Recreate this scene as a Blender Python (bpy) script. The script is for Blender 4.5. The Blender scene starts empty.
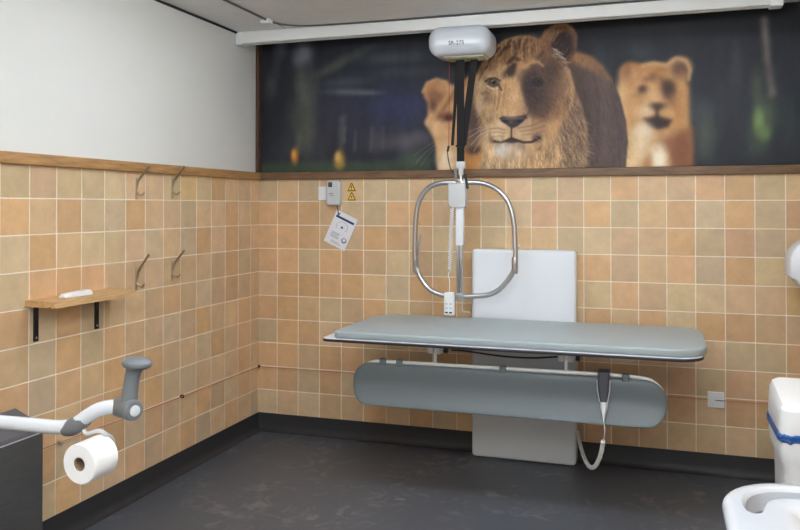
import bpy, bmesh, math, random
import numpy as np
from mathutils import Vector, Matrix
random.seed(7)
sc = bpy.context.scene
col = sc.collection
PI = math.pi
V = Vector

# ------------------------------------------------------------------ materials
def lin(c):
    return tuple((x/255/12.92 if x/255 <= .04045 else ((x/255+.055)/1.055)**2.4) for x in c)

def mat(name, rgb, rough=.5, metal=0., noise=0., nscale=20., bump=0., bscale=200., spec=.5, coat=0., stretch=None, emit=0., rough_noise=0.):
    m = bpy.data.materials.new(name); m.use_nodes = True
    nt = m.node_tree; b = nt.nodes['Principled BSDF']
    c = lin(rgb)
    b.inputs['Base Color'].default_value = (*c, 1)
    b.inputs['Roughness'].default_value = rough
    b.inputs['Metallic'].default_value = metal
    b.inputs['Specular IOR Level'].default_value = spec
    b.inputs['Coat Weight'].default_value = coat
    b.inputs['Coat Roughness'].default_value = .08
    if emit:
        b.inputs['Emission Color'].default_value = (.88, .945, 1, 1)
        b.inputs['Emission Strength'].default_value = emit
    if noise or bump or rough_noise:
        tc = nt.nodes.new('ShaderNodeTexCoord'); src = tc.outputs['Object']
        if stretch:
            mp = nt.nodes.new('ShaderNodeMapping'); mp.inputs['Scale'].default_value = stretch
            nt.links.new(src, mp.inputs['Vector']); src = mp.outputs['Vector']
        n = nt.nodes.new('ShaderNodeTexNoise'); n.inputs['Scale'].default_value = nscale
        n.inputs['Detail'].default_value = 5; n.inputs['Roughness'].default_value = .6
        nt.links.new(src, n.inputs['Vector'])
        if noise:
            mr = nt.nodes.new('ShaderNodeMapRange')
            mr.inputs['From Min'].default_value = .3; mr.inputs['From Max'].default_value = .7
            mr.inputs['To Min'].default_value = 1-noise; mr.inputs['To Max'].default_value = 1+noise
            nt.links.new(n.outputs['Fac'], mr.inputs['Value'])
            mx = nt.nodes.new('ShaderNodeMix'); mx.data_type = 'RGBA'; mx.blend_type = 'MULTIPLY'
            mx.inputs['Factor'].default_value = 1
            mx.inputs['A'].default_value = (*c, 1)
            nt.links.new(mr.outputs['Result'], mx.inputs['B'])
            nt.links.new(mx.outputs['Result'], b.inputs['Base Color'])
        if rough_noise:
            r2 = nt.nodes.new('ShaderNodeMapRange')
            r2.inputs['To Min'].default_value = rough-rough_noise; r2.inputs['To Max'].default_value = rough+rough_noise
            nt.links.new(n.outputs['Fac'], r2.inputs['Value']); nt.links.new(r2.outputs['Result'], b.inputs['Roughness'])
        if bump:
            n2 = nt.nodes.new('ShaderNodeTexNoise'); n2.inputs['Scale'].default_value = bscale
            nt.links.new(src, n2.inputs['Vector'])
            bp = nt.nodes.new('ShaderNodeBump'); bp.inputs['Strength'].default_value = bump; bp.inputs['Distance'].default_value = .002
            nt.links.new(n2.outputs['Fac'], bp.inputs['Height']); nt.links.new(bp.outputs['Normal'], b.inputs['Normal'])
    return m

M = {}
M['white_wall'] = mat('painted_plaster', (226, 226, 222), .85, bump=.15, bscale=90, noise=.012, nscale=3)
M['ceiling'] = mat('ceiling_board', (240, 241, 242), .9, bump=.25, bscale=160, noise=.03, nscale=8)
M['grout'] = mat('grout', (240, 230, 212), .9, noise=.06, nscale=14)
M['skirting'] = mat('black_vinyl', (46, 46, 49), .55, noise=.08, nscale=30)
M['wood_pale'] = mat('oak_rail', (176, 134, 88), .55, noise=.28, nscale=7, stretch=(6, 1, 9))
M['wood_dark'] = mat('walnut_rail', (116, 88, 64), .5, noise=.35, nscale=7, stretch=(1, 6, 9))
M['wood_post'] = mat('walnut_post', (84, 60, 46), .5, noise=.3, nscale=7, stretch=(9, 6, 1))
M['shelf_wood'] = mat('shelf_pine', (208, 168, 118), .5, noise=.2, nscale=6, stretch=(14, 1.2, 14))
M['black'] = mat('black_metal', (22, 22, 24), .45)
M['white_plastic'] = mat('white_plastic', (232, 234, 236), .3, spec=.5)
M['white_gloss'] = mat('white_gloss', (222, 227, 234), .2)
M['motor_white'] = mat('motor_white', (200, 206, 214), .2)
M['panel'] = mat('panel_white', (228, 233, 239), .26)
M['ceramic'] = mat('ceramic_white', (188, 191, 197), .12, coat=.4)
M['bin_white'] = mat('bin_white', (245, 246, 247), .35)
M['bag_blue'] = mat('blue_film', (32, 88, 160), .3, noise=.3, nscale=30)
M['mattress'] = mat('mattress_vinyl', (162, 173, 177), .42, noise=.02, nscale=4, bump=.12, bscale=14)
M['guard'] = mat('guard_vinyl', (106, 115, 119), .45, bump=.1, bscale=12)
M['grey_plastic'] = mat('grey_plastic', (112, 116, 120), .45)
M['dark_plastic'] = mat('dark_plastic', (80, 82, 88), .4)
M['light_grey'] = mat('light_grey_plastic', (200, 203, 205), .4)
M['rail_paint'] = mat('rail_paint', (232, 232, 230), .4)
M['chrome'] = mat('satin_steel', (190, 192, 196), .28, metal=1.)
M['nickel'] = mat('brushed_nickel', (190, 174, 152), .3, metal=1.)
M['edge'] = mat('dark_edging', (48, 46, 52), .4)
M['laminate'] = mat('white_laminate', (228, 232, 240), .2)
M['strap'] = mat('black_webbing', (11, 10, 13), .75, bump=.4, bscale=500)
M['red'] = mat('red_cord', (150, 48, 44), .6)
M['pinkcord'] = mat('faded_red_cord', (186, 100, 84), .6)
M['paper'] = mat('toilet_paper', (240, 240, 240), .95, bump=.25, bscale=250)
M['card'] = mat('laminated_card', (232, 233, 240), .3)
M['navy'] = mat('navy_ink', (40, 50, 110), .5)
M['ink'] = mat('grey_ink', (120, 124, 140), .6)
M['darkink'] = mat('dark_ink', (30, 34, 50), .6)
M['cardboard'] = mat('roll_core', (150, 125, 100), .9)
M['yellow'] = mat('warning_yellow', (236, 190, 40), .45)
M['bin_dark'] = mat('dark_brushed_steel', (92, 92, 92), .34, metal=.35, noise=.1, nscale=10, stretch=(1, 1, 8))
M['bin_lid'] = mat('dark_lid', (98, 98, 104), .5)
M['undertray'] = mat('pale_yellow_plate', (196, 200, 168), .3)
M['display'] = mat('lcd', (70, 78, 74), .2)
M['diffuser'] = mat('lamp_diffuser', (255, 255, 255), .6, emit=12.6)
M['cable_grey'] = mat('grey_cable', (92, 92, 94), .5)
M['dark_gap'] = mat('dark_gap', (40, 40, 40), .9)
M['door_paint'] = mat('door_paint', (190, 184, 172), .5)

def floor_material():
    m = bpy.data.materials.new('charcoal_vinyl'); m.use_nodes = True
    nt = m.node_tree; b = nt.nodes['Principled BSDF']; N = nt.nodes.new; L = nt.links.new
    tc = N('ShaderNodeTexCoord')
    n1 = N('ShaderNodeTexNoise'); n1.inputs['Scale'].default_value = 420; n1.inputs['Detail'].default_value = 2
    n2 = N('ShaderNodeTexNoise'); n2.inputs['Scale'].default_value = 2.2; n2.inputs['Detail'].default_value = 6; n2.inputs['Roughness'].default_value = .65
    n3 = N('ShaderNodeTexNoise'); n3.inputs['Scale'].default_value = 7.; n3.inputs['Detail'].default_value = 5; n3.inputs['Distortion'].default_value = 2.2
    for n in (n1, n2, n3): L(tc.outputs['Object'], n.inputs['Vector'])
    r1 = N('ShaderNodeValToRGB'); e = r1.color_ramp.elements
    e[0].position = .3; e[0].color = (*lin((74, 78, 87)), 1); e[1].position = .72; e[1].color = (*lin((97, 101, 110)), 1)
    L(n1.outputs['Fac'], r1.inputs['Fac'])
    a = N('ShaderNodeMapRange'); a.inputs['From Min'].default_value = .46; a.inputs['From Max'].default_value = .66
    L(n2.outputs['Fac'], a.inputs['Value'])
    c = N('ShaderNodeMapRange'); c.inputs['From Min'].default_value = .50; c.inputs['From Max'].default_value = .68
    L(n3.outputs['Fac'], c.inputs['Value'])
    mu = N('ShaderNodeMath'); mu.operation = 'MULTIPLY'; L(a.outputs['Result'], mu.inputs[0]); L(c.outputs['Result'], mu.inputs[1])
    mu2 = N('ShaderNodeMath'); mu2.operation = 'MULTIPLY'; L(mu.outputs[0], mu2.inputs[0]); mu2.inputs[1].default_value = .5
    mx = N('ShaderNodeMix'); mx.data_type = 'RGBA'
    L(mu2.outputs[0], mx.inputs['Factor']); L(r1.outputs['Color'], mx.inputs['A']); mx.inputs['B'].default_value = (*lin((168, 166, 164)), 1)
    L(mx.outputs['Result'], b.inputs['Base Color'])
    b.inputs['Roughness'].default_value = .42
    bp = N('ShaderNodeBump'); bp.inputs['Strength'].default_value = .2; bp.inputs['Distance'].default_value = .001
    L(n1.outputs['Fac'], bp.inputs['Height']); L(bp.outputs['Normal'], b.inputs['Normal'])
    return m
M['floor'] = floor_material()

def tile_material():
    m = bpy.data.materials.new('glazed_tile'); m.use_nodes = True
    nt = m.node_tree; b = nt.nodes['Principled BSDF']; N = nt.nodes.new; L = nt.links.new
    at = N('ShaderNodeAttribute'); at.attribute_name = 'tone'
    tc = N('ShaderNodeTexCoord')
    n = N('ShaderNodeTexNoise'); n.inputs['Scale'].default_value = 11; n.inputs['Detail'].default_value = 6; n.inputs['Roughness'].default_value = .62
    n2 = N('ShaderNodeTexNoise'); n2.inputs['Scale'].default_value = 5; n2.inputs['Detail'].default_value = 3; n2.inputs['Distortion'].default_value = 1
    L(tc.outputs['Object'], n.inputs['Vector']); L(tc.outputs['Object'], n2.inputs['Vector'])
    r = N('ShaderNodeMapRange'); r.inputs['From Min'].default_value = .25; r.inputs['From Max'].default_value = .75
    r.inputs['To Min'].default_value = .87; r.inputs['To Max'].default_value = 1.12
    L(n.outputs['Fac'], r.inputs['Value'])
    mx = N('ShaderNodeMix'); mx.data_type = 'RGBA'; mx.blend_type = 'MULTIPLY'; mx.inputs['Factor'].default_value = 1
    L(at.outputs['Color'], mx.inputs['A']); L(r.outputs['Result'], mx.inputs['B'])
    r2 = N('ShaderNodeMapRange'); r2.inputs['From Min'].default_value = .55; r2.inputs['From Max'].default_value = .8; r2.inputs['To Max'].default_value = .4
    L(n2.outputs['Fac'], r2.inputs['Value'])
    mx2 = N('ShaderNodeMix'); mx2.data_type = 'RGBA'
    L(r2.outputs['Result'], mx2.inputs['Factor']); L(mx.outputs['Result'], mx2.inputs['A']); mx2.inputs['B'].default_value = (*lin((210, 168, 128)), 1)
    L(mx2.outputs['Result'], b.inputs['Base Color'])
    b.inputs['Roughness'].default_value = .38; b.inputs['Specular IOR Level'].default_value = .4
    bp = N('ShaderNodeBump'); bp.inputs['Strength'].default_value = .12; bp.inputs['Distance'].default_value = .003
    L(n.outputs['Fac'], bp.inputs['Height']); L(bp.outputs['Normal'], b.inputs['Normal'])
    return m
M['tile'] = tile_material()

def print_material():
    m = bpy.data.materials.new('printed_vinyl'); m.use_nodes = True
    nt = m.node_tree; b = nt.nodes['Principled BSDF']
    at = nt.nodes.new('ShaderNodeAttribute'); at.attribute_name = 'ink'
    nt.links.new(at.outputs['Color'], b.inputs['Base Color'])
    b.inputs['Roughness'].default_value = .5; b.inputs['Specular IOR Level'].default_value = .3
    return m
M['print'] = print_material()

# ------------------------------------------------------------------ mesh builder
ROOT = {}
def smooth_path(pts, n=6):
    P = [V(p) for p in pts]; out = []
    for i in range(len(P)-1):
        p0 = P[max(i-1, 0)]; p1 = P[i]; p2 = P[i+1]; p3 = P[min(i+2, len(P)-1)]
        for k in range(n):
            t = k/n
            out.append(.5*((2*p1)+(-p0+p2)*t+(2*p0-5*p1+4*p2-p3)*t*t+(-p0+3*p1-3*p2+p3)*t**3))
    out.append(P[-1]); return out

def rr2(x0, x1, y0, y1, r, n=6):
    """rounded rectangle; r one radius or four (x0y0, x1y0, x1y1, x0y1)"""
    R = r if isinstance(r, (tuple, list)) else (r,)*4
    pts = []
    for (cx, cy, sx, sy, a0, q) in ((x0, y0, 1, 1, PI, R[0]), (x1, y0, -1, 1, 1.5*PI, R[1]), (x1, y1, -1, -1, 0, R[2]), (x0, y1, 1, -1, .5*PI, R[3])):
        q = max(q, 1e-4)
        for k in range(n+1):
            a = a0+k/n*PI/2
            pts.append((cx+sx*q+q*math.cos(a), cy+sy*q+q*math.sin(a)))
    return pts

class MB:
    def __init__(self): self.bm = bmesh.new(); self.mi = 0
    def face(self, vs):
        try:
            f = self.bm.faces.new(vs); f.material_index = self.mi; return f
        except ValueError: return None
    def loft(self, rings, cap0=True, cap1=True, closed=True):
        R = [[self.bm.verts.new(p) for p in r] for r in rings]
        n = len(R[0])
        for a, b in zip(R, R[1:]):
            for i in range(n if closed else n-1):
                self.face((a[i], a[(i+1) % n], b[(i+1) % n], b[i]))
        if cap0: self.face(R[0][::-1])
        if cap1: self.face(R[-1])
        return self
    def slab(self, a0, a1, b0, b1, c0, c1, r=.01, bev=.003, axes='xyz', n=6, k=3):
        """rounded rect in (a,b), extruded along c with rounded edges; axes says which world axis a,b,c are"""
        ix = ['xyz'.index(ch) for ch in axes]
        def pt(a, b, c):
            p = [0, 0, 0]; p[ix[0]] = a; p[ix[1]] = b; p[ix[2]] = c; return p
        bev = min(bev, (c1-c0)/2*.999)
        R = r if isinstance(r, (tuple, list)) else (r,)*4
        rings = []
        prof = [(bev*(1-math.sin(t*PI/2/k)), c0+bev*(1-math.cos(t*PI/2/k))) for t in range(k+1)]
        prof += [(bev*(1-math.cos(t*PI/2/k)), c1-bev*(1-math.sin(t*PI/2/k))) for t in range(k+1)]
        for ins, c in prof:
            rings.append([pt(a, b, c) for a, b in rr2(a0+ins, a1-ins, b0+ins, b1-ins, tuple(max(q-ins, .0004) for q in R), n)])
        return self.loft(rings)
    def box(self, x0, x1, y0, y1, z0, z1, bev=.002):
        return self.slab(x0, x1, y0, y1, z0, z1, bev, bev, n=2, k=2)
    def tube(self, pts, r, seg=10, caps=True):
        P = [V(p) for p in pts]; rings = []
        up = None
        for i, p in enumerate(P):
            t = (P[min(i+1, len(P)-1)]-P[max(i-1, 0)]).normalized()
            if up is None: up = t.orthogonal().normalized()
            up = (up-t*up.dot(t))
            up = up.normalized() if up.length > 1e-6 else t.orthogonal().normalized()
            s = t.cross(up); rr = r[i] if isinstance(r, (list, tuple)) else r
            rings.append([p+(up*math.cos(2*PI*j/seg)+s*math.sin(2*PI*j/seg))*rr for j in range(seg)])
        return self.loft(rings, caps, caps)
    def ribbon(self, pts, w, th, wdir):
        """flat strap through pts; w wide along wdir, th thick"""
        P = [V(p) for p in pts]; rings = []
        for i, p in enumerate(P):
            t = (P[min(i+1, len(P)-1)]-P[max(i-1, 0)]).normalized(); a = V(wdir); a = (a-t*a.dot(t)).normalized(); b = t.cross(a)
            ww = w[i] if isinstance(w, (list, tuple)) else w
            rings.append([p+a*ww/2+b*th/2, p-a*ww/2+b*th/2, p-a*ww/2-b*th/2, p+a*ww/2-b*th/2])
        return self.loft(rings)
    def lathe(self, c, axis, prof, seg=24, caps=True):
        """prof: (radius, distance along axis)"""
        ax = V(axis).normalized(); u = ax.orthogonal().normalized(); w = ax.cross(u); c = V(c)
        rings = [[c+ax*d+(u*math.cos(2*PI*j/seg)+w*math.sin(2*PI*j/seg))*max(r, 1e-5) for j in range(seg)] for r, d in prof]
        return self.loft(rings, caps, caps)
    def prism(self, poly, d0, d1, axes='xyz'):
        ix = ['xyz'.index(ch) for ch in axes]
        def pt(a, b, c):
            p = [0, 0, 0]; p[ix[0]] = a; p[ix[1]] = b; p[ix[2]] = c; return p
        return self.loft([[pt(a, b, d0) for a, b in poly], [pt(a, b, d1) for a, b in poly]])
    def build(self, name, m, parent=None, smooth=35, origin=None):
        bm = self.bm
        bmesh.ops.recalc_face_normals(bm, faces=bm.faces[:])
        if parent is not None: off = ROOT[parent.name]
        elif origin is not None: off = V(origin)
        else:
            xs = [v.co for v in bm.verts]
            off = V(((min(p.x for p in xs)+max(p.x for p in xs))/2, (min(p.y for p in xs)+max(p.y for p in xs))/2, min(p.z for p in xs)))
        for v in bm.verts: v.co -= off
        if smooth:
            for f in bm.faces: f.smooth = True
            for e in bm.edges:
                if len(e.link_faces) == 2 and e.calc_face_angle(0) > math.radians(smooth): e.smooth = False
        me = bpy.data.meshes.new(name); bm.to_mesh(me); bm.free()
        for q in (m if isinstance(m, (list, tuple)) else [m]): me.materials.append(q)
        o = bpy.data.objects.new(name, me); col.objects.link(o)
        if parent is not None: o.parent = parent
        else: o.location = off
        ROOT[o.name] = off
        return o

def tag(o, label, cat, group=None):
    o['label'] = label; o['category'] = cat
    if group: o['group'] = group
    return o
def thing(name, loc, label, cat, group=None):
    o = bpy.data.objects.new(name, None); o.empty_display_size = .05
    col.objects.link(o); o.location = loc; ROOT[o.name] = V(loc)
    return tag(o, label, cat, group)
def struct(o):
    o['kind'] = 'structure'; return o

def text_part(name, body, size, origin, xdir, ydir, m, parent, depth=.0004):
    cu = bpy.data.curves.new(name, 'FONT'); cu.body = body; cu.size = size; cu.extrude = depth; cu.offset = size*.02
    cu.align_x = 'CENTER'; cu.align_y = 'CENTER'
    t = bpy.data.objects.new(name+'_src', cu); col.objects.link(t)
    dg = bpy.context.evaluated_depsgraph_get()
    me = bpy.data.meshes.new_from_object(t.evaluated_get(dg))
    bpy.data.objects.remove(t); bpy.data.curves.remove(cu)
    x = V(xdir).normalized(); y = V(ydir).normalized(); z = x.cross(y)
    R = Matrix((x, y, z)).transposed().to_4x4()
    off = ROOT[parent.name]
    me.transform(Matrix.Translation(V(origin)-off) @ R)
    me.materials.clear(); me.materials.append(m)
    o = bpy.data.objects.new(name, me); col.objects.link(o); o.parent = parent; ROOT[o.name] = off
    return o

# ------------------------------------------------------------------ room
XR, YF, ZC = 3.32, -5.30, 2.535          # right wall, wall behind the viewer, ceiling
RB, RT = 1.624, 1.672                    # dado rail
TP, TV, ZA = .15, .1526, 1.485           # tile pitch across / up, first grout line under the rail
b = MB(); b.box(-.12, XR+.12, YF-.12, .12, -.1, 0, .001); struct(b.build('floor', M['floor'], origin=(0, 0, 0)))
b = MB(); b.box(-.12, XR+.12, YF-.12, .12, ZC, ZC+.1, .001); ceiling = struct(b.build('ceiling', M['ceiling'], origin=(0, 0, 0)))
def wall(name, x0, x1, y0, y1):
    b = MB(); b.box(x0, x1, y0, y1, 0, ZC, .0005)
    return struct(b.build(name, M['white_wall'], origin=(0, 0, 0)))
wl = wall('wall_left', -.12, 0, YF-.12, .12)
wb = wall('wall_back', 0, XR, 0, .12)
wr = wall('wall_right', XR, XR+.12, YF-.12, .12)
wf = wall('wall_front', 0, XR, YF-.12, YF)

TONE = {'o': (213, 173, 130), 't': (212, 180, 142), 'b': (208, 183, 147), 'y': (214, 182, 133), 'p': (210, 170, 132)}
BACK = ['btbttbbtbtotbtbottoobt', 'oootbbootobbptobtobobp', 'ooottootbtbttbbttobpbt', 'oobootbtbotttoottobob', 'tooootbootoobtbotbbtty',
        'ootbtobtotbtototoboott', 'boototbttobototbottbbo', 'ootoottbotobtototpbpto', 'oobobtooototbtotoptoot', 'btbttotobttobtotttttbt']   # kiln tone of each tile, corner first
LEFT = ['tttobybttbbbtb', 'ttottbttobboto', 'ttotobtbtbbtob', 'tbotttttttooob', 'ttptbtotttbobo', 'tottotbttobobt', 'totobttoootobo', 'totttbbotootoo', 'tobtottpbooboo', 'btotbottottobt']
def tile_field(name, parent, axis, sign, plane, start, cut, count, rows):
    """glazed tiles set proud of a grout bed; axis 'x' or 'y' runs along the wall, sign its direction, plane the wall face, nrm into the room"""
    nrm = {'back': (0, -1), 'left': (1, 0), 'right': (-1, 0)}[plane[0]]; c0 = plane[1]
    rnd = random.Random(plane[0])
    b = MB(); cols = {}
    def P(u, z, d):
        return (start+sign*u, c0+nrm[1]*d, z) if axis == 'x' else (c0+nrm[0]*d, start+sign*u, z)
    length = cut+count*TP
    zlo = .1
    f = b.face([b.bm.verts.new(P(u, z, .003)) for u, z in ((0, zlo), (length, zlo), (length, RB+.01), (0, RB+.01))])
    lay = b.bm.loops.layers.color.new('tone') if False else b.bm.loops.layers.float_color.new('tone')
    b.mi = 1; g = .0021; h = .0045
    for r in range(10):
        z1 = RB+.01 if r == 0 else ZA-(r-1)*TV-g
        z0 = ZA-r*TV+g
        if r == 9: z0 = zlo
        for k in range(count+1):
            u0 = 0 if k == 0 else cut+(k-1)*TP; u1 = cut+k*TP
            u0 += g; u1 -= g
            ch = rows[r][k] if rows and k < len(rows[r]) and rows[r][k] in TONE else rnd.choice('ootttbbop')
            t = TONE[ch]; j = rnd.uniform(.955, 1.045); w = rnd.uniform(.97, 1.03)
            c = lin((t[0]*j, t[1]*j, t[2]*j*w))
            e = .0012
            o = [b.bm.verts.new(P(u, z, .0025)) for u, z in ((u0, z0), (u1, z0), (u1, z1), (u0, z1))]
            i = [b.bm.verts.new(P(u, z, h)) for u, z in ((u0+e, z0+e), (u1-e, z0+e), (u1-e, z1-e), (u0+e, z1-e))]
            fs = [b.face(i)]+[b.face((o[q], o[(q+1) % 4], i[(q+1) % 4], i[q])) for q in range(4)]
            for f in fs:
                for lp in f.loops: lp[lay] = (*c, 1)
    return b.build(name, [M['grout'], M['tile']], parent, smooth=0)
ROOT['wall_left'] = ROOT['wall_back'] = ROOT['wall_right'] = V((0, 0, 0))
tile_field('tile_facing', wb, 'x', 1, ('back', 0), 0, .1397, 22, BACK)
tile_field('tile_facing', wl, 'y', -1, ('left', 0), 0, .1081, 34, LEFT)
tile_field('tile_facing', wr, 'y', -1, ('right', XR), 0, .12, 34, None)
# skirting of coved black vinyl
def skirting(name, pts2, axis, ext):
    b = MB(); b.prism(pts2, *ext, axes=axis); return struct(b.build(name, M['skirting'], origin=(0, 0, 0)))
cove = [(0, .0005), (.042, .0005), (.03, .004), (.02, .012), (.012, .026), (.008, .045), (.007, .113), (0, .113)]
skirting('baseboard_left', cove, 'xzy', (YF, -.001))
skirting('baseboard_back', [(-a, z) for a, z in cove], 'yzx', (.001, XR-.001))
skirting('baseboard_right', [(XR-a, z) for a, z in cove], 'xzy', (YF, -.001))
# dado rails and the post beside the mural
b = MB(); b.slab(YF, -.0005, RB, RT, .0, .026, .004, .004, axes='yzx', n=3); struct(b.build('trim_1', M['wood_pale'], origin=(0, 0, 0)))
b = MB(); b.slab(.0265, XR-.001, RB, RT, -.026, 0, .004, .004, axes='xzy', n=3); struct(b.build('trim_2', M['wood_dark'], origin=(0, 0, 0)))
b = MB(); b.slab(.0008, .021, RT+.0005, ZC-.001, -.045, 0, .003, .003, axes='xzy', n=3); struct(b.build('trim_3', M['wood_post'], origin=(0, 0, 0)))
b = MB(); b.box(0.0005, .012, YF, -.001, ZC-.011, ZC-.0005, .001); struct(b.build('trim_4', M['dark_gap'], origin=(0, 0, 0)))
# seams between the ceiling boards
b = MB()
b.box(.342, .346, YF, -.0005, ZC-.0012, ZC-.0002, .0003)

o = b.build('trim_5', M['dark_gap'], origin=(0, 0, 0)); struct(o)
# door in the wall behind the viewer
b = MB(); b.box(.9, 1.9, YF+.0005, YF+.03, .0, 2.06, .004); d1 = struct(b.build('door_1', M['door_paint'], origin=(0, 0, 0)))

# ------------------------------------------------------------------ printed mural
MX0, MX1, MZ0, MZ1 = .0225, XR-.002, RT+.001, ZC-.002
def make_mural():
    nx, nz = 900, 236
    xs = np.linspace(MX0, MX1, nx); zs = np.linspace(MZ0, MZ1, nz)
    X, Y = np.meshgrid(xs*100, zs*100)                       # centimetres on the wall
    rng = np.random.default_rng(3)
    def vnoise(fx, fz, seed):
        r = np.random.default_rng(seed); gx, gz = X*fx, Y*fz
        ix, iz = np.floor(gx).astype(int), np.floor(gz).astype(int); tx, tz = gx-ix, gz-iz
        ix -= ix.min(); iz -= iz.min()
        T = r.random((iz.max()+2, ix.max()+2)); tx = tx*tx*(3-2*tx); tz = tz*tz*(3-2*tz)
        return (T[iz, ix]*(1-tx)+T[iz, ix+1]*tx)*(1-tz)+(T[iz+1, ix]*(1-tx)+T[iz+1, ix+1]*tx)*tz
    I = np.zeros((nz, nx, 3)); I[:] = (39, 41, 49)
    def put(a, c):
        I[:] = I*(1-a[..., None])+np.array(c, float)*a[..., None]
    def ss(t): t = np.clip(t, 0, 1); return t*t*(3-2*t)
    def ell(c, rx, ry, colr, soft=.5, al=1., rot=0.):
        ca, sa = math.cos(math.radians(rot)), math.sin(math.radians(rot))
        dx, dy = X-c[0], Y-c[1]
        d = np.sqrt(((dx*ca+dy*sa)/rx)**2+((-dx*sa+dy*ca)/ry)**2)
        put(ss((1+soft-d)/(2*soft))*al, colr)
    def sdist(pts, closed):
        d = np.full(X.shape, 1e9); ins = np.zeros(X.shape, bool)
        n = len(pts)
        for i in range(n if closed else n-1):
            ax, ay = pts[i]; bx, by = pts[(i+1) % n]
            vx, vy = bx-ax, by-ay; L2 = vx*vx+vy*vy+1e-9
            t = np.clip(((X-ax)*vx+(Y-ay)*vy)/L2, 0, 1)
            d = np.minimum(d, np.hypot(X-ax-t*vx, Y-ay-t*vy))
            if closed:
                ins ^= ((ay > Y) != (by > Y)) & (X < (bx-ax)*(Y-ay)/(by-ay+1e-12)+ax)
        return np.where(ins, -d, d) if closed else d
    def poly(pts, colr, soft=1., al=1., tex=None):
        a = ss(.5-sdist(pts, True)/(2*soft))*al
        if tex is not None: a = a*tex
        put(a, colr)
    def line(pts, w, colr, soft=.6, al=1.):
        put(ss((w/2+soft/2-sdist(pts, False))/soft)*al, colr)
    def hair(region, n, length, colr, w=.35, ang=-90, spread=25, al=.5, seed=1):
        r = random.Random(seed)
        xs_ = [p[0] for p in region]; ys_ = [p[1] for p in region]
        def inside(x, y):
            k = False
            for i in range(len(region)):
                ax, ay = region[i]; bx, by = region[(i+1) % len(region)]
                if (ay > y) != (by > y) and x < (bx-ax)*(y-ay)/(by-ay)+ax: k = not k
            return k
        m = 0
        for _ in range(n*20):
            if m >= n: break
            x, y = r.uniform(min(xs_), max(xs_)), r.uniform(min(ys_), max(ys_))
            if not inside(x, y): continue
            m += 1
            A = math.radians(ang+r.uniform(-spread, spread)); L = length*r.uniform(.6, 1.3)
            x1, y1 = x+L*math.cos(A), y+L*math.sin(A)
            i0, i1 = np.searchsorted(xs*100, [min(x, x1)-1, max(x, x1)+1]); j0, j1 = np.searchsorted(zs*100, [min(y, y1)-1, max(y, y1)+1])
            if i1 <= i0 or j1 <= j0: continue
            sx, sy = X[j0:j1, i0:i1], Y[j0:j1, i0:i1]
            vx, vy = x1-x, y1-y; t = np.clip(((sx-x)*vx+(sy-y)*vy)/(vx*vx+vy*vy+1e-9), 0, 1)
            d = np.hypot(sx-x-t*vx, sy-y-t*vy)
            a = (ss((w-d)/w)*al)[..., None]
            I[j0:j1, i0:i1] = I[j0:j1, i0:i1]*(1-a)+np.array(colr, float)*a
    def blur(rad):
        s = rad/(X[0, 1]-X[0, 0]); n = int(s*2.5)+1
        k = np.exp(-.5*(np.arange(-n, n+1)/s)**2); k /= k.sum()
        for ax in (0, 1):
            J = np.pad(I, [(n, n) if q == ax else (0, 0) for q in range(3)], mode='edge'); out = np.zeros_like(I)
            for i, w_ in enumerate(k):
                out += w_*(J[i:i+nz] if ax == 0 else J[:, i:i+nx])
            I[:] = out
    def mottle(pts, soft, fx, fz, amt, seed):
        m_ = ss(.5-sdist(pts, True)/(2*soft)); nn = vnoise(fx, fz, seed)+.5*vnoise(fx*2.1, fz*2.1, seed+1)-.75
        I[:] = I*(1+amt*nn*m_)[..., None]
    # --- dark blurred woodland, and the track's shadow along its top right
    ell((84.7, 206.4), 42.00, 28.00, (50,54,74), .9, .85); ell((96.6, 207.2), 15.68, 8.96, (52,57,100), .9, .6)
    ell((286.8, 205.5), 47.60, 33.60, (50,53,62), .9, .9)
    poly([(195.7, 264.6), (335.6, 253.1), (335.5, 236.3), (195.7, 241.4)], (27,28,33), 2.80, .9)  # shadow cast by the ceiling track, painted into the print
    poly([(-3.0, 274.4), (117.2, 265.0), (117.2, 246.7), (-2.9, 246.7)], (34,35,42), 6.72, .8)
    ell((35.5, 208.4), 6.16, 25.76, (82,84,78), .9, .85, 0)
    ell((30.5, 220.2), 3.92, 14.56, (88,92,82), .9, .7, 6)
    ell((33.4, 194.3), 5.04, 12.32, (90,92,80), .9, .75, 0)
    ell((27.7, 202.2), 5.60, 12.32, (70,74,66), .9, .6, 0)
    ell((31.9, 243.9), 6.16, 6.16, (122,126,138), .9, .85, 0)
    ell((28.3, 239.6), 3.36, 4.48, (108,112,122), .9, .6, 0)
    ell((16.1, 248.2), 4.48, 5.60, (88,90,100), .9, .75, 0)
    ell((8.9, 223.8), 4.48, 7.84, (74,78,76), .9, .75, 0)
    ell((13.2, 236.6), 2.80, 6.72, (62,66,68), .9, .6, 0)
    ell((61.1, 237.7), 16.80, 2.80, (88,94,80), .9, .6, 22)
    ell((50.8, 231.9), 8.96, 2.24, (84,92,76), .9, .5, 22)
    ell((94.6, 237.0), 19.04, 3.36, (74,84,84), .9, .7, 0)
    ell((97.8, 228.1), 16.80, 2.80, (66,74,78), .9, .6, 0)
    ell((65.9, 217.2), 14.56, 1.90, (108,112,112), .9, .7, -3)
    ell((76.7, 216.1), 7.84, 1.12, (122,124,122), .9, .5, -3)
    ell((64.5, 223.6), 15.68, 2.80, (74,80,82), .9, .6, 0)
    ell((19.1, 181.8), 5.60, 7.84, (58,60,66), .9, .7, 0)
    ell((46.7, 181.1), 3.92, 8.96, (60,60,66), .9, .7, 0)
    ell((101.1, 184.8), 13.44, 4.48, (98,90,96), .9, .75, 0)
    ell((110.8, 188.3), 5.60, 3.36, (104,98,102), .9, .5, 0)
    ell((82.1, 185.3), 5.60, 6.72, (84,80,84), .9, .6, 0)
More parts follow.
